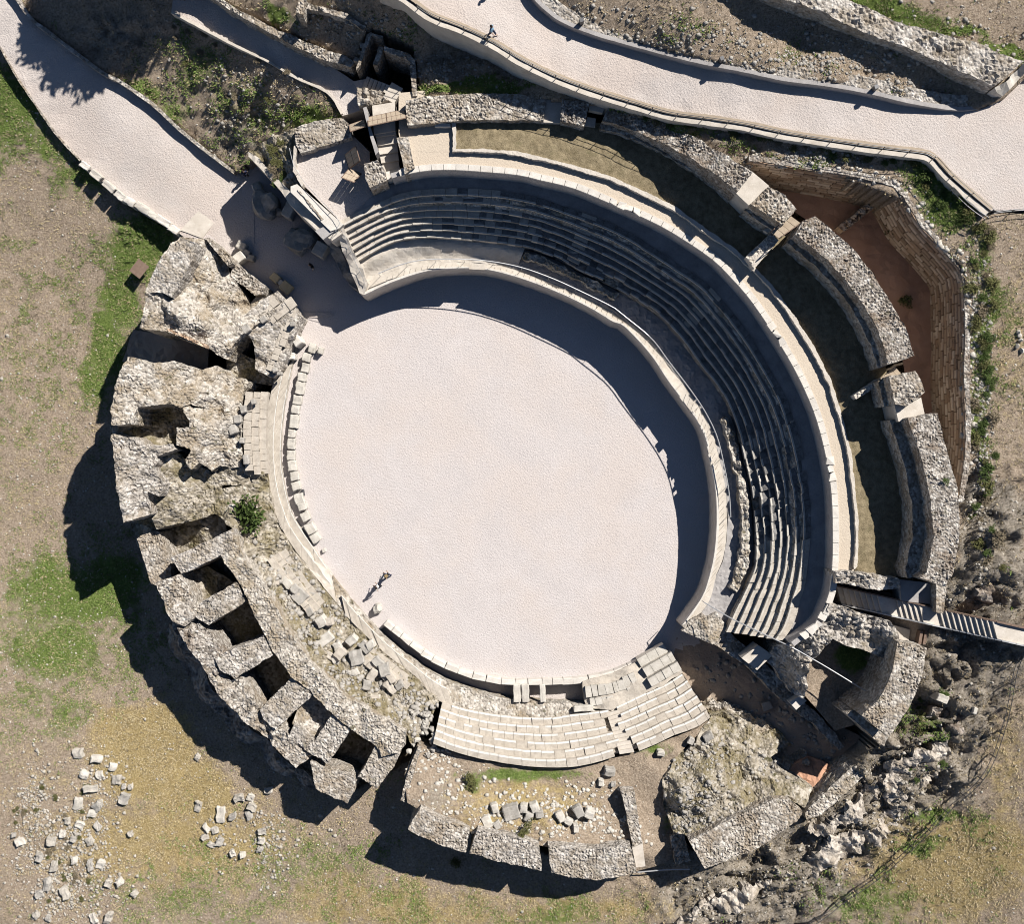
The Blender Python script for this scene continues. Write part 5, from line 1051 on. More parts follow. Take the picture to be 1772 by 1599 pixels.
# kerbs along the upper left path
def kerb(label, pts, hw, mat_='plaster', h=.35, name='kerb', n=90, zb=1.2, width=.3):
    P = WC(pts, None, n); P[:, 2] += h; a_ = offs_open(P, -width/2); b_ = offs_open(P, width/2)
    o = massif(name, arr(a_, b_[::-1]), M[mat_], zbot=float(P[:, 2].min()-zb), step=.25, relief=.02, lump=.02, edge=.02, world=True, flat=True); return tag(o, label, 'kerb')
def offs_open(c, d):
    t = np.gradient(c[:, :2], axis=0); t /= np.linalg.norm(t, axis=1)[:, None]; o = c.copy(); o[:, 0] += -t[:, 1]*d; o[:, 1] += t[:, 0]*d; return o
kerb('low kerb wall along the upper right edge of the pale path', [(20,-20,3.2),(55,32,2.7),(90,60,2.4),(140,98,2.0),(179,127,1.8),(210,143,1.6),(244,166,1.3),(270,185,1.2),(311,224,.9),(360,264,.6),(408,300,.4)], 0, h=.45, mat_='rubble_pale')
kerb('thin dark kerb along the field side of the pale path', [(0,80,2.4),(30,133,1.9),(52,166,1.6),(91,223,1.1),(118,255,.8),(140,278,.6)], 0, h=.12, mat_='rubble', width=.15)
kerb('pale kerb along the lower edge of the ramp path', [(298,21,5.2),(340,43,5.4),(400,75,5.6),(460,104,5.9),(496,125,6.2),(525,140,6.5),(561,156,6.9),(580,175,7.3),(592,197,7.5)], 0, h=.12, width=.2)
# ================================================================== ROAD EDGES
PK = [(655,-30),(700,-6),(745,26),(800,48),(850,72),(903,104),(960,132),(1020,155),(1100,180),(1160,197),(1225,206),(1290,216),(1360,231),(1440,244),(1540,258),(1590,264),(1612,272),(1640,302),(1676,334),(1712,364)]
g = empty('road_parapet', W(1200, 200, 12), 'pale parapet wall with coping along the lower edge of the road', 'parapet')
P = WC([(x, y+2, rz(x)+.1) for x, y in PK], None, 200); a_ = offs_open(P, .0); b_ = offs_open(P, -.36)
massif('wall_body', arr(a_, b_[::-1]), M['plaster'], zbot=9, step=.3, relief=.01, lump=.02, edge=.02, parent=g, world=True, flat=True)
c_ = offs_open(P, .1); d_ = offs_open(P, .38); c_[:, 2] += .16; d_[:, 2] += .16
massif('gutter_kerb', arr(c_, d_[::-1]), M['wood'], zbot=12, step=.3, relief=.01, lump=.02, edge=.02, parent=g, world=True, flat=True)
Pr = offs_open(P, -.1)
railing('railing', Pr[14:], 1.0, 'long thin steel railing on the parapet along the road', step=1.9, r=.035, mat_=M['steel'], rails=(1.0, .55), thick=.025)
railing('railing', [W(x, y, 13.6) for x, y in ((1712,372),(1740,368),(1772,366),(1850,366))], 1.1, 'steel railing at the right edge below the road corner', step=1.6, r=.03, rails=(1, .5))
railing('railing', [W(x, y, 13.8) for x, y in ((1640,330),(1660,352),(1685,372),(1700,382))], 1.1, 'short steel railing over the green shrubs at the road corner', step=1.4, r=.03, rails=(1, .5))
RK = [(905,-40),(920,-6),(948,22),(975,40),(1025,60),(1100,82),(1200,108),(1290,126),(1360,141),(1420,148),(1500,162),(1560,176),(1600,184),(1640,190),(1664,192),(1692,190)]
P = WC([(x, y-1, rz(x)+.72-max(0, x-1560)/132*.6) for x, y in RK], None, 220)
g = empty('road_kerb_wall', W(1200, 105, 14), 'low retaining kerb with a gravel strip along the upper edge of the road', 'kerb')
massif('wall_body', arr(P, offs_open(P, .3)[::-1]), M['greywall'], zbot=11, step=.3, relief=.0, lump=.02, edge=.015, parent=g, world=True, flat=True)
q_ = offs_open(P, .3); q_[:, 2] -= .02; r_ = offs_open(P, 1.15); r_[:, 2] += .06
massif('gravel_strip', arr(q_, r_[::-1]), M['rubble_pale'], zbot=11.5, step=.13, relief=.1, size=.22, lump=.02, edge=.03, parent=g, world=True)
for i, (x, y) in enumerate(((1006,37),(1248,103),(1514,152))):
    p = W(x, y, rz(x)+1.0); mb = MB(); mb.box((p[0], p[1], rz(x)+1.0), (.28, .28, .75), math.radians(20)); o = mb.build('bollard_light', M['steel'])
    tag(o, f'{("first","second","third")[i]} small dark bollard from the left on the upper road kerb', 'bollard', 'bollards on the upper road kerb')
for i, (x, y, t) in enumerate(((126,238,'upper'), (289,371,'lower'))):
    p = atg(x, y); mb = MB(); mb.box((p[0], p[1], p[2]+.35), (.16, .16, .8), .6); mb.box((p[0], p[1], p[2]+.78), (.2, .2, .06), .6); o = mb.build('bollard_light', M['steel'])
    tag(o, f'{t} of two small dark bollards on the field edge of the pale path', 'bollard', 'bollards by the pale path')
rwall('broad rubble wall slanting across the top right corner above the ditch', [(1270,-40),(1345,-6),(1420,20),(1490,52),(1560,78),(1640,112),(1722,148),(1772,105),(1730,92),(1700,76),(1640,62),(1570,42),(1500,12),(1440,-14),(1400,-50)], 16.3, 13.3, 'rubble_pale', None, size=.5, step=.17, relief=.32, lump=.3)
thing_massif('low_wall', 'shaded end wall stub of the ditch at the road corner', 'wall', [(1722,150,15.9),(1742,140,15.9),(1790,92,15.9),(1810,90,15.9),(1760,140,14.9),(1735,166,14.9),(1725,162,15.3)], 'block', 13.5, step=.3, relief=.08, size=.7, lump=.1)
block('thin pale bench-like slab against the straight rubble wall at the top', 766, 216, 10.0, 27, 6, .4, 0, 'coping', name='stone_bench', cat='bench')
for i, (x, y) in enumerate(((1764,574),(1768,588),(1762,598),(1770,606),(1766,580))):
    xx, yy, zz = atg(x, y); boulder('pale stone in the small heap at the far right edge', x, y, zz+.25, 9, 8, .4, i*40, 'block', 'small heap of pale stones at the right edge', 'field_stone', 'stone', sub=1)
# ================================================================== STAIRWAY ON THE RIGHT
lw = empty('long_stairway', W(1600, 1065, 7), 'long straight stairway climbing from the grandstand over the wall to the right edge', 'stairway')
sa = (1452,1030); sb = (1772,1102)
def stair_pt(px_, z, side):
    t = (px_-sa[0])/(sb[0]-sa[0]); y = sa[1]+t*(sb[1]-sa[1]); return W(px_+side*4, y+side*15, z)
x = 1450; z = 8.0; k = 0
plan_px = [1450]; 
segs = [('s',1452,1532,8),('l',1532,1556,0),('s',1556,1604,5),('l',1604,1630,0),('s',1630,1732,10),('l',1732,1800,0)]
for kind_, xa, xb, n_ in segs:
    if kind_ == 's':
        for i in range(n_):
            z += .19 if n_ != 10 else .24; mb = MB(); q0 = xa+(xb-xa)*i/n_; q1 = xa+(xb-xa)*(i+1)/n_
            a_ = [stair_pt(q0, z, -1), stair_pt(q0, z, 1), stair_pt(q1, z, 1), stair_pt(q1, z, -1)]; dep = 1.2
            mb.hexa([(p[0], p[1], z-dep) for p in a_], [(p[0], p[1], z) for p in a_]); mb.build('step', M['plaster'], lw)
    else:
        mb = MB(); a_ = [stair_pt(xa, z, -1), stair_pt(xa, z, 1), stair_pt(xb, z, 1), stair_pt(xb, z, -1)]
        mb.hexa([(p[0], p[1], z-.8) for p in a_], [(p[0], p[1], z) for p in a_]); mb.build('landing', M['plaster'], lw)
for s, lab in ((-1, 'upper'), (1, 'lower')):
    mb = MB(); zz = 8.1
    pts_ = []
    for q in range(1452, 1801, 12):
        zq = 8.0+(np.interp(q, [1452,1532,1556,1604,1630,1732,1800], [0,1.52,1.52,2.47,2.47,4.87,4.87])); pts_.append(np.array(stair_pt(q, zq, s*1.08)))
    for a_, b_ in zip(pts_[:-1], pts_[1:]): mb.hexa([a_+(-.05, -.05, -1.1), b_+(.0, -.05, -1.1), b_+(.0, .05, -1.1), a_+(-.05, .05, -1.1)], [a_+(-.05, -.05, .25), b_+(.0, -.05, .25), b_+(.0, .05, .25), a_+(-.05, .05, .25)])
    mb.build('side_board', M['darkwood'] if s < 0 else M['galv'], lw)
thing_massif('rubble_heap', 'heap of pale rubble along the upper side of the stairway', 'heap', [(1446,990,10.8),(1470,988,10.8),(1520,996,10.9),(1556,1002,11),(1558,1018,10.8),(1520,1022,10.6),(1470,1012,10.4),(1446,1010,10.4)], 'rubble_pale', 6, step=.14, relief=.4, size=.7, lump=.3)
slab('dark stone landing beside the stairway inside the outer wall', [(1556,1003),(1618,1010),(1614,1046),(1560,1040)], 10.2, 2, 'greywall', 'landing', 'landing')
slab('grey rubble jamb right of the stairway landing', [(1620,1010),(1640,1014),(1632,1062),(1620,1060)], 11.4, 3, 'rubble', 'jamb_wall', 'wall')
slab('pale landing below the stairway beside the curved wall', [(1546,1082),(1575,1090),(1572,1112),(1553,1108)], 9.0, 3, 'plaster', 'landing', 'landing')
for y_ in (1, 2): 
    slab(f'{("","upper","lower")[y_]} narrow timber baulk below the stairway', [(1585+y_*8,1092),(1590+y_*8,1093),(1586+y_*8,1116),(1581+y_*8,1115)], 9.8, 1, 'darkwood', 'timber_baulk', 'beam')
block('pale rock fang casting a long shadow right of the curved wall', 1632, 1210, 10.6, 20, 14, 2.2, -20, 'block', name='rock_outcrop', cat='rock')
block('small pale rock on the rocky slope at the right', 1688, 1231, 11.0, 7, 12, 1.0, -20, 'block', name='rock_outcrop', cat='rock')
railing('safety_rail', [W(x, y, z_) for x, y, z_ in ((1215,1040,4.2),(1262,1068,5.6),(1300,1086,6.6),(1368,1118,7.8),(1420,1148,7.2),(1505,1200,7.2))], 1.2, 'long white rail crossing the grandstand end and the grassy hollow', step=4.5, r=.03, mat_=M['galv'], rails=(1.0,), thick=.05)
# lower right fence
FP = [(1790,1120),(1762,1125),(1748,1165),(1740,1210),(1728,1255),(1712,1305),(1680,1350),(1640,1392),(1598,1432),(1560,1470),(1528,1500),(1490,1530),(1440,1565),(1385,1600),(1340,1628)]
fw = []
for x, y in FP: fw.append(atg(x, y))
fpts = cr(fw, 60); fz = [gz(p[0], p[1]) for p in fpts]; fpts[:, 2] = [np.mean(fz[max(0, i-2):i+3]) for i in range(60)]
railing('fence', fpts, 1.1, 'long steel fence curving down the lower right hillside', 'fence', step=2.0, r=.05, mat_=M['steel'], rails=(1.0, .5), thick=.028)
railing('fence', [atg(x, y) for x, y in ((1102,1505),(1150,1500),(1190,1498))], .7, 'short white rail closing the gap in the bottom wall', 'fence', step=2.2, r=.04, mat_=M['galv'], thick=.06)
# ================================================================== PLANTS
def leaves(name, n, rx, ry, rz, size, mt, parent=None, clumps=9, seed=1, base=.15, loc=(0, 0, 0)):
    rs = np.random.RandomState(seed); cs = rs.normal(size=(clumps, 3)); cs /= np.linalg.norm(cs, axis=1)[:, None]; cs *= rs.uniform(.25, .75, (clumps, 1)); cs[:, 2] = np.abs(cs[:, 2])
    c = cs[rs.randint(clumps, size=n)]; d = rs.normal(size=(n, 3)); d /= np.linalg.norm(d, axis=1)[:, None]; p = c+d*rs.uniform(.15, .42, (n, 1))
    p[:, 2] = np.maximum(p[:, 2], .03); p = p*np.array([rx, ry, rz])+np.array([0, 0, base])
    a = rs.normal(size=(n, 3)); a[:, 2] *= .5; a /= np.linalg.norm(a, axis=1)[:, None]; b = np.cross(a, rs.normal(size=(n, 3))); b /= np.linalg.norm(b, axis=1)[:, None]
    s = size*rs.uniform(.6, 1.3, (n, 1)); V = np.stack([p-a*s, p+b*s*.5, p+a*s, p-b*s*.5], 1).reshape(-1, 3)+np.array(loc)
    F = [(4*i, 4*i+1, 4*i+2, 4*i+3) for i in range(n)]
    return mesh_obj(name, V, F, mt, parent)
def make_bush(seed, mt):
    g = empty('bush', (0, 0, 0), None, 'bush'); leaves('foliage', 420, .8, .75, .7, .085, M[mt], g, seed=seed)
    mb = MB()
    for k in range(5): mb.bar((0, 0, -.2), (R.uniform(-.4, .4), R.uniform(-.4, .4), .5), .02, 4)
    mb.build('stem', M['bark'], g); return g
protos = {}
def bush(label, px, py, z, size, kind_='leaf', group=None, seed=0, sq=(1, 1, 1)):
    if z is None: x, y, z = atg(px, py)
    else: x, y, z = W(px, py, z)
    key = (kind_, seed % 3)
    if key not in protos: o = make_bush(seed % 3+40, kind_); protos[key] = o
    else: o = copy_thing(protos[key], (0, 0, 0))
    o.location = (x, y, z); o.rotation_euler = (0, 0, R.uniform(0, 6.28)); o.scale = (size*sq[0], size*sq[1], size*sq[2])
    tag(o, label, 'bush', group)
    if not group and 'group' in o: del o['group']
    return o
bush('dense green bush growing at the left end of the arena platform', 437, 886, 1.8, 2.9, 'leaf', seed=0)
bush('small round shrub on the orange floor of the pit', 1565, 521, 8.0, 1.0, 'leaf2', seed=1)
bush('large dark shrub in the shaded corner of the pit', 1540, 390, 8.0, 1.7, 'leaf2', seed=2)
bush('low green shrub on the turf behind the south seating, left side', 815, 1355, 4.2, 1.5, 'leaf2', seed=1, sq=(1, .8, .5))
bush('olive shrub against the bottom rubble wall', 903, 1440, 5.6, 1.3, 'leaf2', seed=2, sq=(1.3, .6, .6))
bush('tiny green plant on the pit-side rubble wall top', 1637, 832, 13.9, .5, 'leaf', seed=1, sq=(1, 1, .5))
bush('small plant in the gap left of the bottom wall', 790, 1490, None, .9, 'leaf2', seed=0)
k = 0
for i in range(46):
    t = i/45; py = 400+t*580; px = 1700+12*math.sin(i*1.3)+R.uniform(-16, 16)+(0 if py < 820 else 6)
    bush('low dry scrub bush on the slope outside the pit retaining wall', px, py, None, R.uniform(.5, 1.15), R.choice(['leaf', 'leaf2', 'leaf3']), 'scrub bushes outside the retaining wall', seed=i, sq=(1, 1, .6))
for i in range(26):
    px = 1610+R.uniform(-30, 90); py = 285+(px-1600)*.9+R.uniform(-8, 50)
    if px > 1700: continue
    bush('green shrub on the steep bank under the road corner', px, py, None, R.uniform(.5, 1.1), R.choice(['leaf', 'leaf', 'leaf2']), 'green shrubs under the road corner', seed=i, sq=(1, 1, .6))
for i in range(40):
    px = R.uniform(1060, 1560); t = (px-1060)/500; py = 190+t*88+R.uniform(-8, 14)
    bush('low scrub bush on the bank between the road and the ring wall', px, py, None, R.uniform(.4, .85), R.choice(['leaf', 'leaf2', 'leaf3']), 'scrub bushes below the road parapet', seed=i, sq=(1, 1, .55))
for i in range(70):
    px = R.uniform(250, 580); py = R.uniform(40, 250)
    if py > 60+(px-250)*.95 or py < (px-290)*.47: continue
    bush('low scrub bush on the weedy slope right of the path', px, py, None, R.uniform(.3, .6), R.choice(['leaf3', 'leaf3', 'leaf2', 'leaf3']), 'scrub bushes on the upper left slope', seed=i, sq=(1, 1, .5))
for i in range(22):
    bush('low green scrub bush on the planted bank behind the terrace wall', R.uniform(465, 505), R.uniform(245, 320), 6.2, R.uniform(.4, .8), R.choice(['leaf', 'leaf2', 'leaf3']), 'scrub on the planted bank', seed=i, sq=(1, 1, .5))
for i in range(24):
    px = R.uniform(1420, 1640); py = 1290-(px-1500)*.3+R.uniform(-60, 110)
    bush('low dry scrub bush on the rocky lower right hillside', px, py, None, R.uniform(.35, .8), R.choice(['leaf2', 'leaf3', 'leaf']), 'scrub bushes on the rocky hillside', seed=i, sq=(1, 1, .5))
# ---- trees and wall above the top edge that throw the big shadow over the path
def tree(label, x, y, z, h, r, seed):
    g = empty('tree', (x, y, z), label, 'tree', 'trees above the top left corner'); mb = MB()
    mb.bar((x, y, z-.5), (x+.2, y, z+h*.55), .28, 8); mb.bar((x+.2, y, z+h*.55), (x+.1, y+.2, z+h*.85), .14, 8)
    for k in range(7):
        a = k*.9+seed; mb.bar((x+.2, y, z+h*(.3+.05*k)), (x+math.cos(a)*r*.7, y+math.sin(a)*r*.7, z+h*(.5+.05*k)), .08, 6)
    mb.build('trunk', M['bark'], g); leaves('crown', 11000, r*1.3, r*1.3, h*.62, .36, M['leaf'], g, clumps=34, seed=seed, base=h*.28, loc=(x, y, z)); return g
for i, (sx, sy, sz, h, r) in enumerate(((92,30,2.4,10,3.0),(95,72,2.2,11,3.3),(130,108,1.8,12,3.2),(165,112,1.6,12,2.6),(120,20,2.6,12,4.0),(175,60,2.6,13,4.2),(215,10,3.5,13,4.4),(170,-20,3.5,13,4.4))):
    # place each crown so that its shadow falls on the spot seen in the photograph
    q = W(sx, sy, sz); gz_ = sz+4; L = (gz_+h*.75-sz)/math.tan(math.radians(43)); x, y = q[0]+.70*L, q[1]+.714*L
    tree(f'{ordn(i)} dense evergreen tree above the top left corner of the picture', x, y, gz_, h, r, i+3)
q = W(206, 122, 1.8); L = (18-1.8)/math.tan(math.radians(43)); bx, by = q[0]+.70*L, q[1]+.714*L
g = empty('old_house', (bx, by, 9), 'stone house standing beyond the top left corner', 'building')
mb = MB(); mb.box((bx-1.6, by+4, 13), (3.2, 8, 10)); mb.build('wall', M['rubble'], g)
mb = MB(); mb.add([(bx-3.3, by-.1, 17.9), (bx+.1, by-.1, 17.9), (bx+.1, by+8.2, 17.9), (bx-3.3, by+8.2, 17.9), (bx-1.6, by+1.5, 18.5), (bx-1.6, by+6.5, 18.5)], [(0,1,4),(1,2,5,4),(2,3,5),(3,0,4,5),(3,2,1,0)]); mb.build('roof', M['orange'], g)
# ================================================================== GRASS AND PEBBLES
def scatter(name, n, wfun, L, wd, mt, label, blades=3, lean=(.3, .9), seed=3):
    rs = np.random.RandomState(seed); wgt = wfun(); idx = rs.choice(len(TX), size=n, p=wgt/wgt.sum())
    x = TX[idx]+rs.uniform(-.12, .12, n); y = TY[idx]+rs.uniform(-.12, .12, n); z = TZ[idx]-.03
    Vs = []
    for b in range(blades):
        a = rs.uniform(0, 6.283, n); l = L*rs.uniform(.6, 1.35, n); le = rs.uniform(*lean, n); w_ = wd*rs.uniform(.7, 1.3, n)
        bx_ = x+rs.uniform(-.05, .05, n); by_ = y+rs.uniform(-.05, .05, n)
        p0 = np.stack([bx_-np.sin(a)*w_, by_+np.cos(a)*w_, z], 1); p1 = np.stack([bx_+np.sin(a)*w_, by_-np.cos(a)*w_, z], 1)
        p2 = np.stack([bx_+np.cos(a)*l*le, by_+np.sin(a)*l*le, z+l*np.sqrt(np.clip(1-le*le, .05, 1))], 1); Vs.append(np.stack([p0, p1, p2], 1).reshape(-1, 3))
    V = np.concatenate(Vs); return fast(name, V, np.arange(len(V)).reshape(-1, 3), mt, label)
def fast(name, V, F, mt, label, kind='stuff', cat=None):
    me = bpy.data.meshes.new(name); me.vertices.add(len(V)); me.vertices.foreach_set('co', V.astype(np.float32).ravel()); k = F.shape[1]
    me.loops.add(F.size); me.loops.foreach_set('vertex_index', F.astype(np.int32).ravel()); me.polygons.add(len(F)); me.polygons.foreach_set('loop_start', np.arange(0, F.size, k, dtype=np.int32))
    me.update(calc_edges=True); me.materials.append(mt); o = bpy.data.objects.new(name, me); C.objects.link(o); return tag(o, label, cat or name.replace('_', ' '), kind=kind)
_in = np.zeros(len(TX), bool)
for poly, lv in CUTS: _in |= inside(poly, TX, TY)
OPEN = (~_in) & (np.abs(TX) < 51) & (np.abs(TY) < 48)
pxx = CX+TX/(S*(H-TZ)/H); pyy = CY-TY/(S*(H-TZ)/H)
cl = fbm(TX/1.6, TY/1.6, 80, 3); cl2 = fbm(TX/.7, TY/.7, 85, 2)
scatter('green_grass', 60000, lambda: OPEN*np.clip(TZONE[:, 0]*1.3+cl-.72, 0, 1)*(cl2 > .42)+1e-9, .17, .035, M['grassg'], 'short green grass in patches over the field and banks', lean=(.5, .97))
scatter('dry_grass', 60000, lambda: OPEN*(np.clip(1-TZONE[:, 2], .1, 1))*np.clip(cl2*2-.6, 0, 1)*(.25+TZONE[:, 1]*1.6+np.clip(TZONE[:, 0], 0, .4))+1e-9, .20, .03, M['grassd'], 'dry straw grass over the field', lean=(.5, .97), seed=9)
scatter('dry_weeds', 26000, lambda: OPEN*np.clip(TZONE[:, 2]*.8+.12+(cl-.5), 0, 1)+1e-9, .22, .03, M['leaf3'], 'brown dry weeds on the banks and rocky ground', lean=(.4, .95), seed=19)
def pebbles(name, n, wgt, s0, s1, mt, label, seed=5):
    rs = np.random.RandomState(seed); idx = rs.choice(len(TX), size=n, p=wgt/wgt.sum()); x = TX[idx]+rs.uniform(-.1, .1, n); y = TY[idx]+rs.uniform(-.1, .1, n); z = TZ[idx]
    base = np.array([(1,0,.2),(.4,.9,.15),(-.7,.7,.25),(-.9,-.3,.1),(.1,-1,.2),(.2,.1,.85),(-.3,.2,.75),(0,0,-.5)])
    F0 = np.array([(0,1,5),(1,6,5),(1,2,6),(2,3,6),(3,4,6),(4,5,6),(4,0,5),(0,7,1),(1,7,2),(2,7,3),(3,7,4),(4,7,0)])
    s = (s0+(s1-s0)*rs.random_sample(n)**2.5); a = rs.uniform(0, 6.28, n); ca, sa_ = np.cos(a), np.sin(a); jb = base[None]+rs.uniform(-.2, .2, (n, 8, 3))
    sx = s[:, None]*rs.uniform(.8, 1.3, (n, 1)); X_ = x[:, None]+(jb[:, :, 0]*ca[:, None]-jb[:, :, 1]*sa_[:, None])*sx; Y_ = y[:, None]+(jb[:, :, 0]*sa_[:, None]+jb[:, :, 1]*ca[:, None])*s[:, None]; Z_ = z[:, None]+(jb[:, :, 2]-.15)*s[:, None]*.8
    V = np.stack([X_, Y_, Z_], 2).reshape(-1, 3); F = (F0[None]+8*np.arange(n)[:, None, None]).reshape(-1, 3); return fast(name, V, F, mt, label)
def blobw(bl):
    w_ = np.zeros(len(TX))
    for px, py, rx, ry, am in bl: w_ = np.maximum(w_, am*np.exp(-((pxx-px)/rx)**2-((pyy-py)/ry)**2))
    return w_
pebbles('pebbles', 9000, OPEN*(.25+blobw([(60,1120,140,140,1),(60,700,120,300,.5),(60,220,60,80,.8)])), .03, .11, M['block'], 'small pale pebbles scattered over the field')
pebbles('rubble_scatter', 3400, OPEN*(.002+blobw([(60,1400,30,60,1),(115,1450,60,60,.9),(120,1530,70,60,1),(80,1490,60,60,.7),(170,1360,50,50,.3),(470,1470,28,50,1),(420,1450,50,50,.25),(510,1440,60,20,.2)])), .04, .21, M['stonebit'], 'small rubble stones heaped between the cut blocks at the lower left', seed=6)
pebbles('rock_debris', 1300, OPEN*(.002+blobw([(1240,1560,60,40,.8),(1330,1530,80,30,.8),(1420,1480,60,40,.9),(1490,1430,60,40,1),(1545,1385,50,50,1),(1590,1330,50,40,1),(1380,1500,50,20,.6),(1690,900,20,80,.7),(1680,1060,60,60,.4)])), .05, .20, M['stonebit'], 'pale broken rock debris down the lower right slope', seed=7)
rimw = np.zeros(len(TX))
rp = WC([(x+9, y-4, 13.1) for x, y in RT])
for q0 in cr([tuple(p) for p in rp], 60): rimw = np.maximum(rimw, np.exp(-((TX-q0[0])**2+(TY-q0[1])**2)/.2))
for i in range(34):
    px, py = R.choice([(60,1400),(115,1440),(120,1520),(80,1490),(150,1490),(170,1380)]); 
    bush('dry weed clump growing among the fallen blocks at the lower left', px+R.uniform(-40, 40), py+R.uniform(-40, 40), None, R.uniform(.3, .6), R.choice(['leaf3', 'leaf2']), 'dry weed clumps among the lower left blocks', seed=i, sq=(1, 1, .5))
pebbles('rim_stones', 300, OPEN*rimw+1e-9, .07, .30, M['block'], 'loose white stones along the outer rim of the pit wall', seed=8)
pebbles('bank_stones', 2600, OPEN*blobw([(1000,20,140,14,.2),(1150,70,160,20,.3),(1400,110,120,18,.5),(1550,150,60,14,.5),(600,40,60,20,.3),(1400,275,100,10,.6),(1560,70,150,40,.2),(450,170,80,60,.15),(780,120,60,20,.3),(1700,700,14,200,.5)])+1e-9, .06, .22, M['greyblock'], 'grey stones scattered on the banks beside the road', seed=10)
# stones lying on the south shelf and mound
def stones_on(name, objname, n, s0, s1, mt, label, blobs=None, seed=12, zz=4.8):
    o = bpy.data.objects[objname]; me = o.data; me.calc_loop_triangles(); rs = np.random.RandomState(seed)
    co = np.array([v.co[:] for v in me.vertices]); nv = len(co); up = np.array([p.center[:] for p in me.polygons if p.normal.z > .5])
    if blobs:
        w_ = np.zeros(len(up))
        for px, py, rx, ry, am in blobs:
            qx, qy, _ = W(px, py, zz); w_ = np.maximum(w_, am*np.exp(-((up[:, 0]-qx)/(rx*S))**2-((up[:, 1]-qy)/(ry*S))**2))
        idx = rs.choice(len(up), size=n, p=w_/w_.sum())
    else: idx = rs.choice(len(up), size=n)
    global TX, TY, TZ
    sv = (TX, TY, TZ); TX, TY, TZ = up[:, 0], up[:, 1], up[:, 2]; w2 = np.bincount(idx, minlength=len(up)).astype(float)
    r_ = pebbles(name, n, w2, s0, s1, mt, label, seed); TX, TY, TZ = sv; return r_
stones_on('shelf_rubble', 'turf_shelf', 1100, .05, .24, M['block'], 'small rubble stones strewn over the turf shelf', [(760,1320,50,30,.8),(780,1370,60,40,.6),(900,1400,100,24,1),(1020,1430,80,26,.7),(1070,1440,40,20,.5),(1000,1380,90,20,.3)])
stones_on('mound_rubble', 'masonry_bank', 650, .05, .24, M['greyblock'], 'rubble stones strewn over the masonry bank', [(1190,1370,40,60,1),(1240,1340,50,40,.8),(1220,1410,60,30,.7),(1300,1340,50,30,.3)], zz=5.6, seed=14)
stones_on('passage_stones', 'passage_floor', 260, .06, .3, M['greyblock'], 'stones lying on the earth floor of the lower right passage', [(1330,1230,60,40,1),(1240,1160,40,40,.5),(1400,1290,50,40,1)], zz=1.5, seed=21)
stones_on('bank_rubble', 'rubble_bank', 900, .07, .32, M['greyblock'], 'loose rubble lying on the left bank', [(490,1020,40,70,1),(530,1080,50,50,.8),(620,1180,80,40,.9),(700,1230,60,40,.6)], zz=2.4)
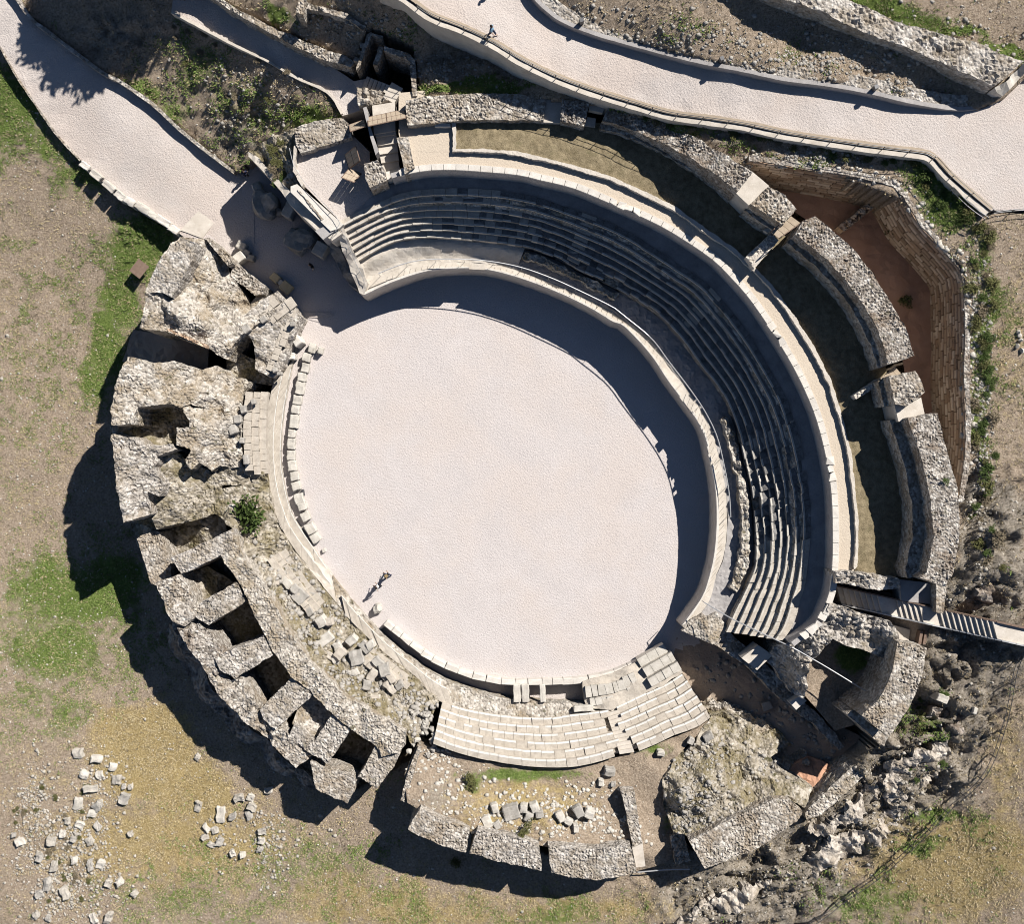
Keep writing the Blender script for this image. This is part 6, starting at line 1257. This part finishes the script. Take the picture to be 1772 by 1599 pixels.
# ================================================================== PEOPLE
def skin_mesh(name, V, E, Rd, mt, parent, sub=1, root=0):
    me = bpy.data.meshes.new(name+'_cage'); me.from_pydata(V, E, []); o = bpy.data.objects.new(name, me); C.objects.link(o)
    m = o.modifiers.new('skin', 'SKIN'); m.use_smooth_shade = True
    for i, r_ in enumerate(Rd):
        sv = me.skin_vertices[0].data[i]; sv.radius = (r_, r_) if not isinstance(r_, tuple) else r_; sv.use_root = (i == root)
    s_ = o.modifiers.new('sub', 'SUBSURF'); s_.levels = sub; s_.render_levels = sub
    dg = bpy.context.evaluated_depsgraph_get(); new = bpy.data.meshes.new_from_object(o.evaluated_get(dg)); new.name = name
    o.modifiers.clear(); o.data = new; new.materials.clear(); new.materials.append(mt)
    if parent: o.parent = parent
    return o
def person(label, loc, head, shirt, trousers, hat=None, stride=.28, arms=.25):
    g = empty('person', (0, 0, 0), label, 'person')
    V = [(0,0,.95),(0,0,1.12),(0,.01,1.32),(0,0,1.47),(0,.02,1.54),(0,.03,1.64),(0,.02,1.72)]; E = [(0,1),(1,2),(2,3),(3,4),(4,5),(5,6)]; Rd = [(.15,.11),(.13,.10),(.17,.11),(.07,.06),(.055,.055),(.085,.10),(.06,.07)]
    nose = len(V); V.append((0, .135, 1.635)); E.append((5, nose)); Rd.append(.014)
    T = []; A = []
    for s, f in ((-1, stride), (1, -stride)):
        i = len(V); V += [(s*.10,0,.90),(s*.11,f*.5+.03,.50),(s*.11,f,.09),(s*.12,f+.16,.04)]; E += [(0,i),(i,i+1),(i+1,i+2),(i+2,i+3)]; Rd += [.095,.065,.045,(.045,.03)]; T.append(i)
        j = len(V); fa = -f*arms*3; V += [(s*.19,0,1.42),(s*.25,fa*.4,1.15),(s*.27,fa+.05,.90),(s*.27,fa+.08,.84)]; E += [(2,j),(j,j+1),(j+1,j+2),(j+2,j+3)]; Rd += [.06,.045,.032,(.022,.04)]; A.append(j)
        for q, (dy, l) in enumerate(((-.03,.065),(-.01,.08),(.012,.085),(.032,.075))):
            k_ = len(V); V += [(s*.272,fa+.08+dy,.80),(s*.268,fa+.085+dy,.80-l*.5),(s*.255,fa+.095+dy,.80-l)]; E += [(j+3,k_),(k_,k_+1),(k_+1,k_+2)]; Rd += [.010,.009,.008]
        k_ = len(V); V += [(s*.262,fa+.125,.83),(s*.255,fa+.145,.79)]; E += [(j+3,k_),(k_,k_+1)]; Rd += [.011,.009]
    skin_mesh('body', V, E, Rd, M['skin'], g, 1)
    tv = [V[0], V[T[0]], V[T[0]+1], V[T[0]+2], V[T[1]], V[T[1]+1], V[T[1]+2], (0, 0, 1.03)]
    skin_mesh('trousers', tv, [(0,1),(1,2),(2,3),(0,4),(4,5),(5,6),(0,7)], [(.17,.13),.115,.085,.065,.115,.085,.065,(.16,.12)], trousers, g, 1)
    sv_ = [V[1], V[2], (0, 0, 1.46), V[A[0]], V[A[0]+1], V[A[1]], V[A[1]+1], (0, 0, .98)]
    skin_mesh('shirt', sv_, [(0,1),(1,2),(1,3),(3,4),(1,5),(5,6),(0,7)], [(.155,.125),(.19,.135),(.08,.075),.08,.065,.08,.065,(.165,.13)], shirt, g, 1)
    mb = MB(); hz = []
    bm = bmesh.new(); bmesh.ops.create_uvsphere(bm, u_segments=12, v_segments=8, radius=.105)
    for v in bm.verts: v.co = Vector((v.co.x*.98, v.co.y*1.08-.012, v.co.z*1.05+1.69))
    for v in [v for v in bm.verts if v.co.z < 1.62 and v.co.y > .02]: bm.verts.remove(v)
    me = bpy.data.meshes.new('hair'); bm.to_mesh(me); bm.free(); me.materials.append(M['hair']); o = bpy.data.objects.new('hair', me); C.objects.link(o); o.parent = g
    if hat:
        bm = bmesh.new(); bmesh.ops.create_cone(bm, cap_ends=True, segments=20, radius1=.17, radius2=.16, depth=.02, matrix=Matrix.Translation((0, .01, 1.74))); bmesh.ops.create_cone(bm, cap_ends=True, segments=16, radius1=.12, radius2=.10, depth=.1, matrix=Matrix.Translation((0, .01, 1.79)))
        me = bpy.data.meshes.new('hat'); bm.to_mesh(me); bm.free(); me.materials.append(hat); o = bpy.data.objects.new('hat', me); C.objects.link(o); o.parent = g
    g.location = loc; g.rotation_euler = (0, 0, head); return g
person('walker with a straw-coloured hat, upper right of the two on the arena gravel', W(672,994,.03), .9, M['black'], M['navy'], M['straw'])
person('walker in a white shirt, lower left of the two on the arena gravel', W(655,1014,.03), 1.2, M['white'], M['black'])
person('person in a light blue shirt walking by the road parapet at the top', W(851,60,rz(851)+.02), -1.9, M['blue'], M['navy'])
person('person in a dark blue shirt standing in shade below the terrace wall', W(428,305,.1), .4, M['navy'], M['black'], None, stride=.05)
person('person in white trousers standing alone in the shaded entrance passage', W(543,464,.03), 2.2, M['black'], M['white'], stride=.1)
q = W(858, -2, rz(858)+.02); person('person standing on the road just above the top edge of the picture', (q[0], q[1]+.9, rz(858)+.02), .3, M['black'], M['navy'])
# ================================================================== LIGHT AND CAMERA
EL, AZ = math.radians(43), (.70, .714)
w = bpy.data.worlds.new('World'); bpy.context.scene.world = w; w.use_nodes = True
nt = w.node_tree; nt.nodes.clear(); o_ = nt.nodes.new('ShaderNodeOutputWorld'); bg = nt.nodes.new('ShaderNodeBackground'); sk = nt.nodes.new('ShaderNodeTexSky')
sk.sky_type = 'NISHITA'; sk.sun_disc = False; sk.sun_elevation = EL; sk.sun_rotation = math.atan2(AZ[0], AZ[1]); sk.altitude = 2500; sk.air_density = .8; sk.dust_density = .1; sk.ozone_density = 2.0
bg.inputs[1].default_value = .05; nt.links.new(sk.outputs[0], bg.inputs[0]); nt.links.new(bg.outputs[0], o_.inputs[0])
ld = bpy.data.lights.new('sun', 'SUN'); ld.energy = 5.0; ld.angle = math.radians(.5); ld.color = (1, .955, .89)
lo = bpy.data.objects.new('sun', ld); C.objects.link(lo)
sd = Vector((AZ[0]*math.cos(EL), AZ[1]*math.cos(EL), math.sin(EL))); lo.rotation_euler = sd.to_track_quat('Z', 'Y').to_euler(); lo.location = sd*80
cd = bpy.data.cameras.new('camera'); cam = bpy.data.objects.new('camera', cd); C.objects.link(cam); cam.location = (0, 0, H)
cd.sensor_fit = 'HORIZONTAL'; cd.angle = 2*math.atan(1772*S/2/H); cd.clip_end = 5000; cd.clip_start = 1
sc = bpy.context.scene; sc.camera = cam
sc.view_settings.view_transform = 'Standard'; sc.view_settings.look = 'None'; sc.view_settings.gamma = 1; sc.view_settings.exposure = .46
sc.cycles.filter_width = 1.0; sc.cycles.max_bounces = 4; sc.cycles.diffuse_bounces = 1
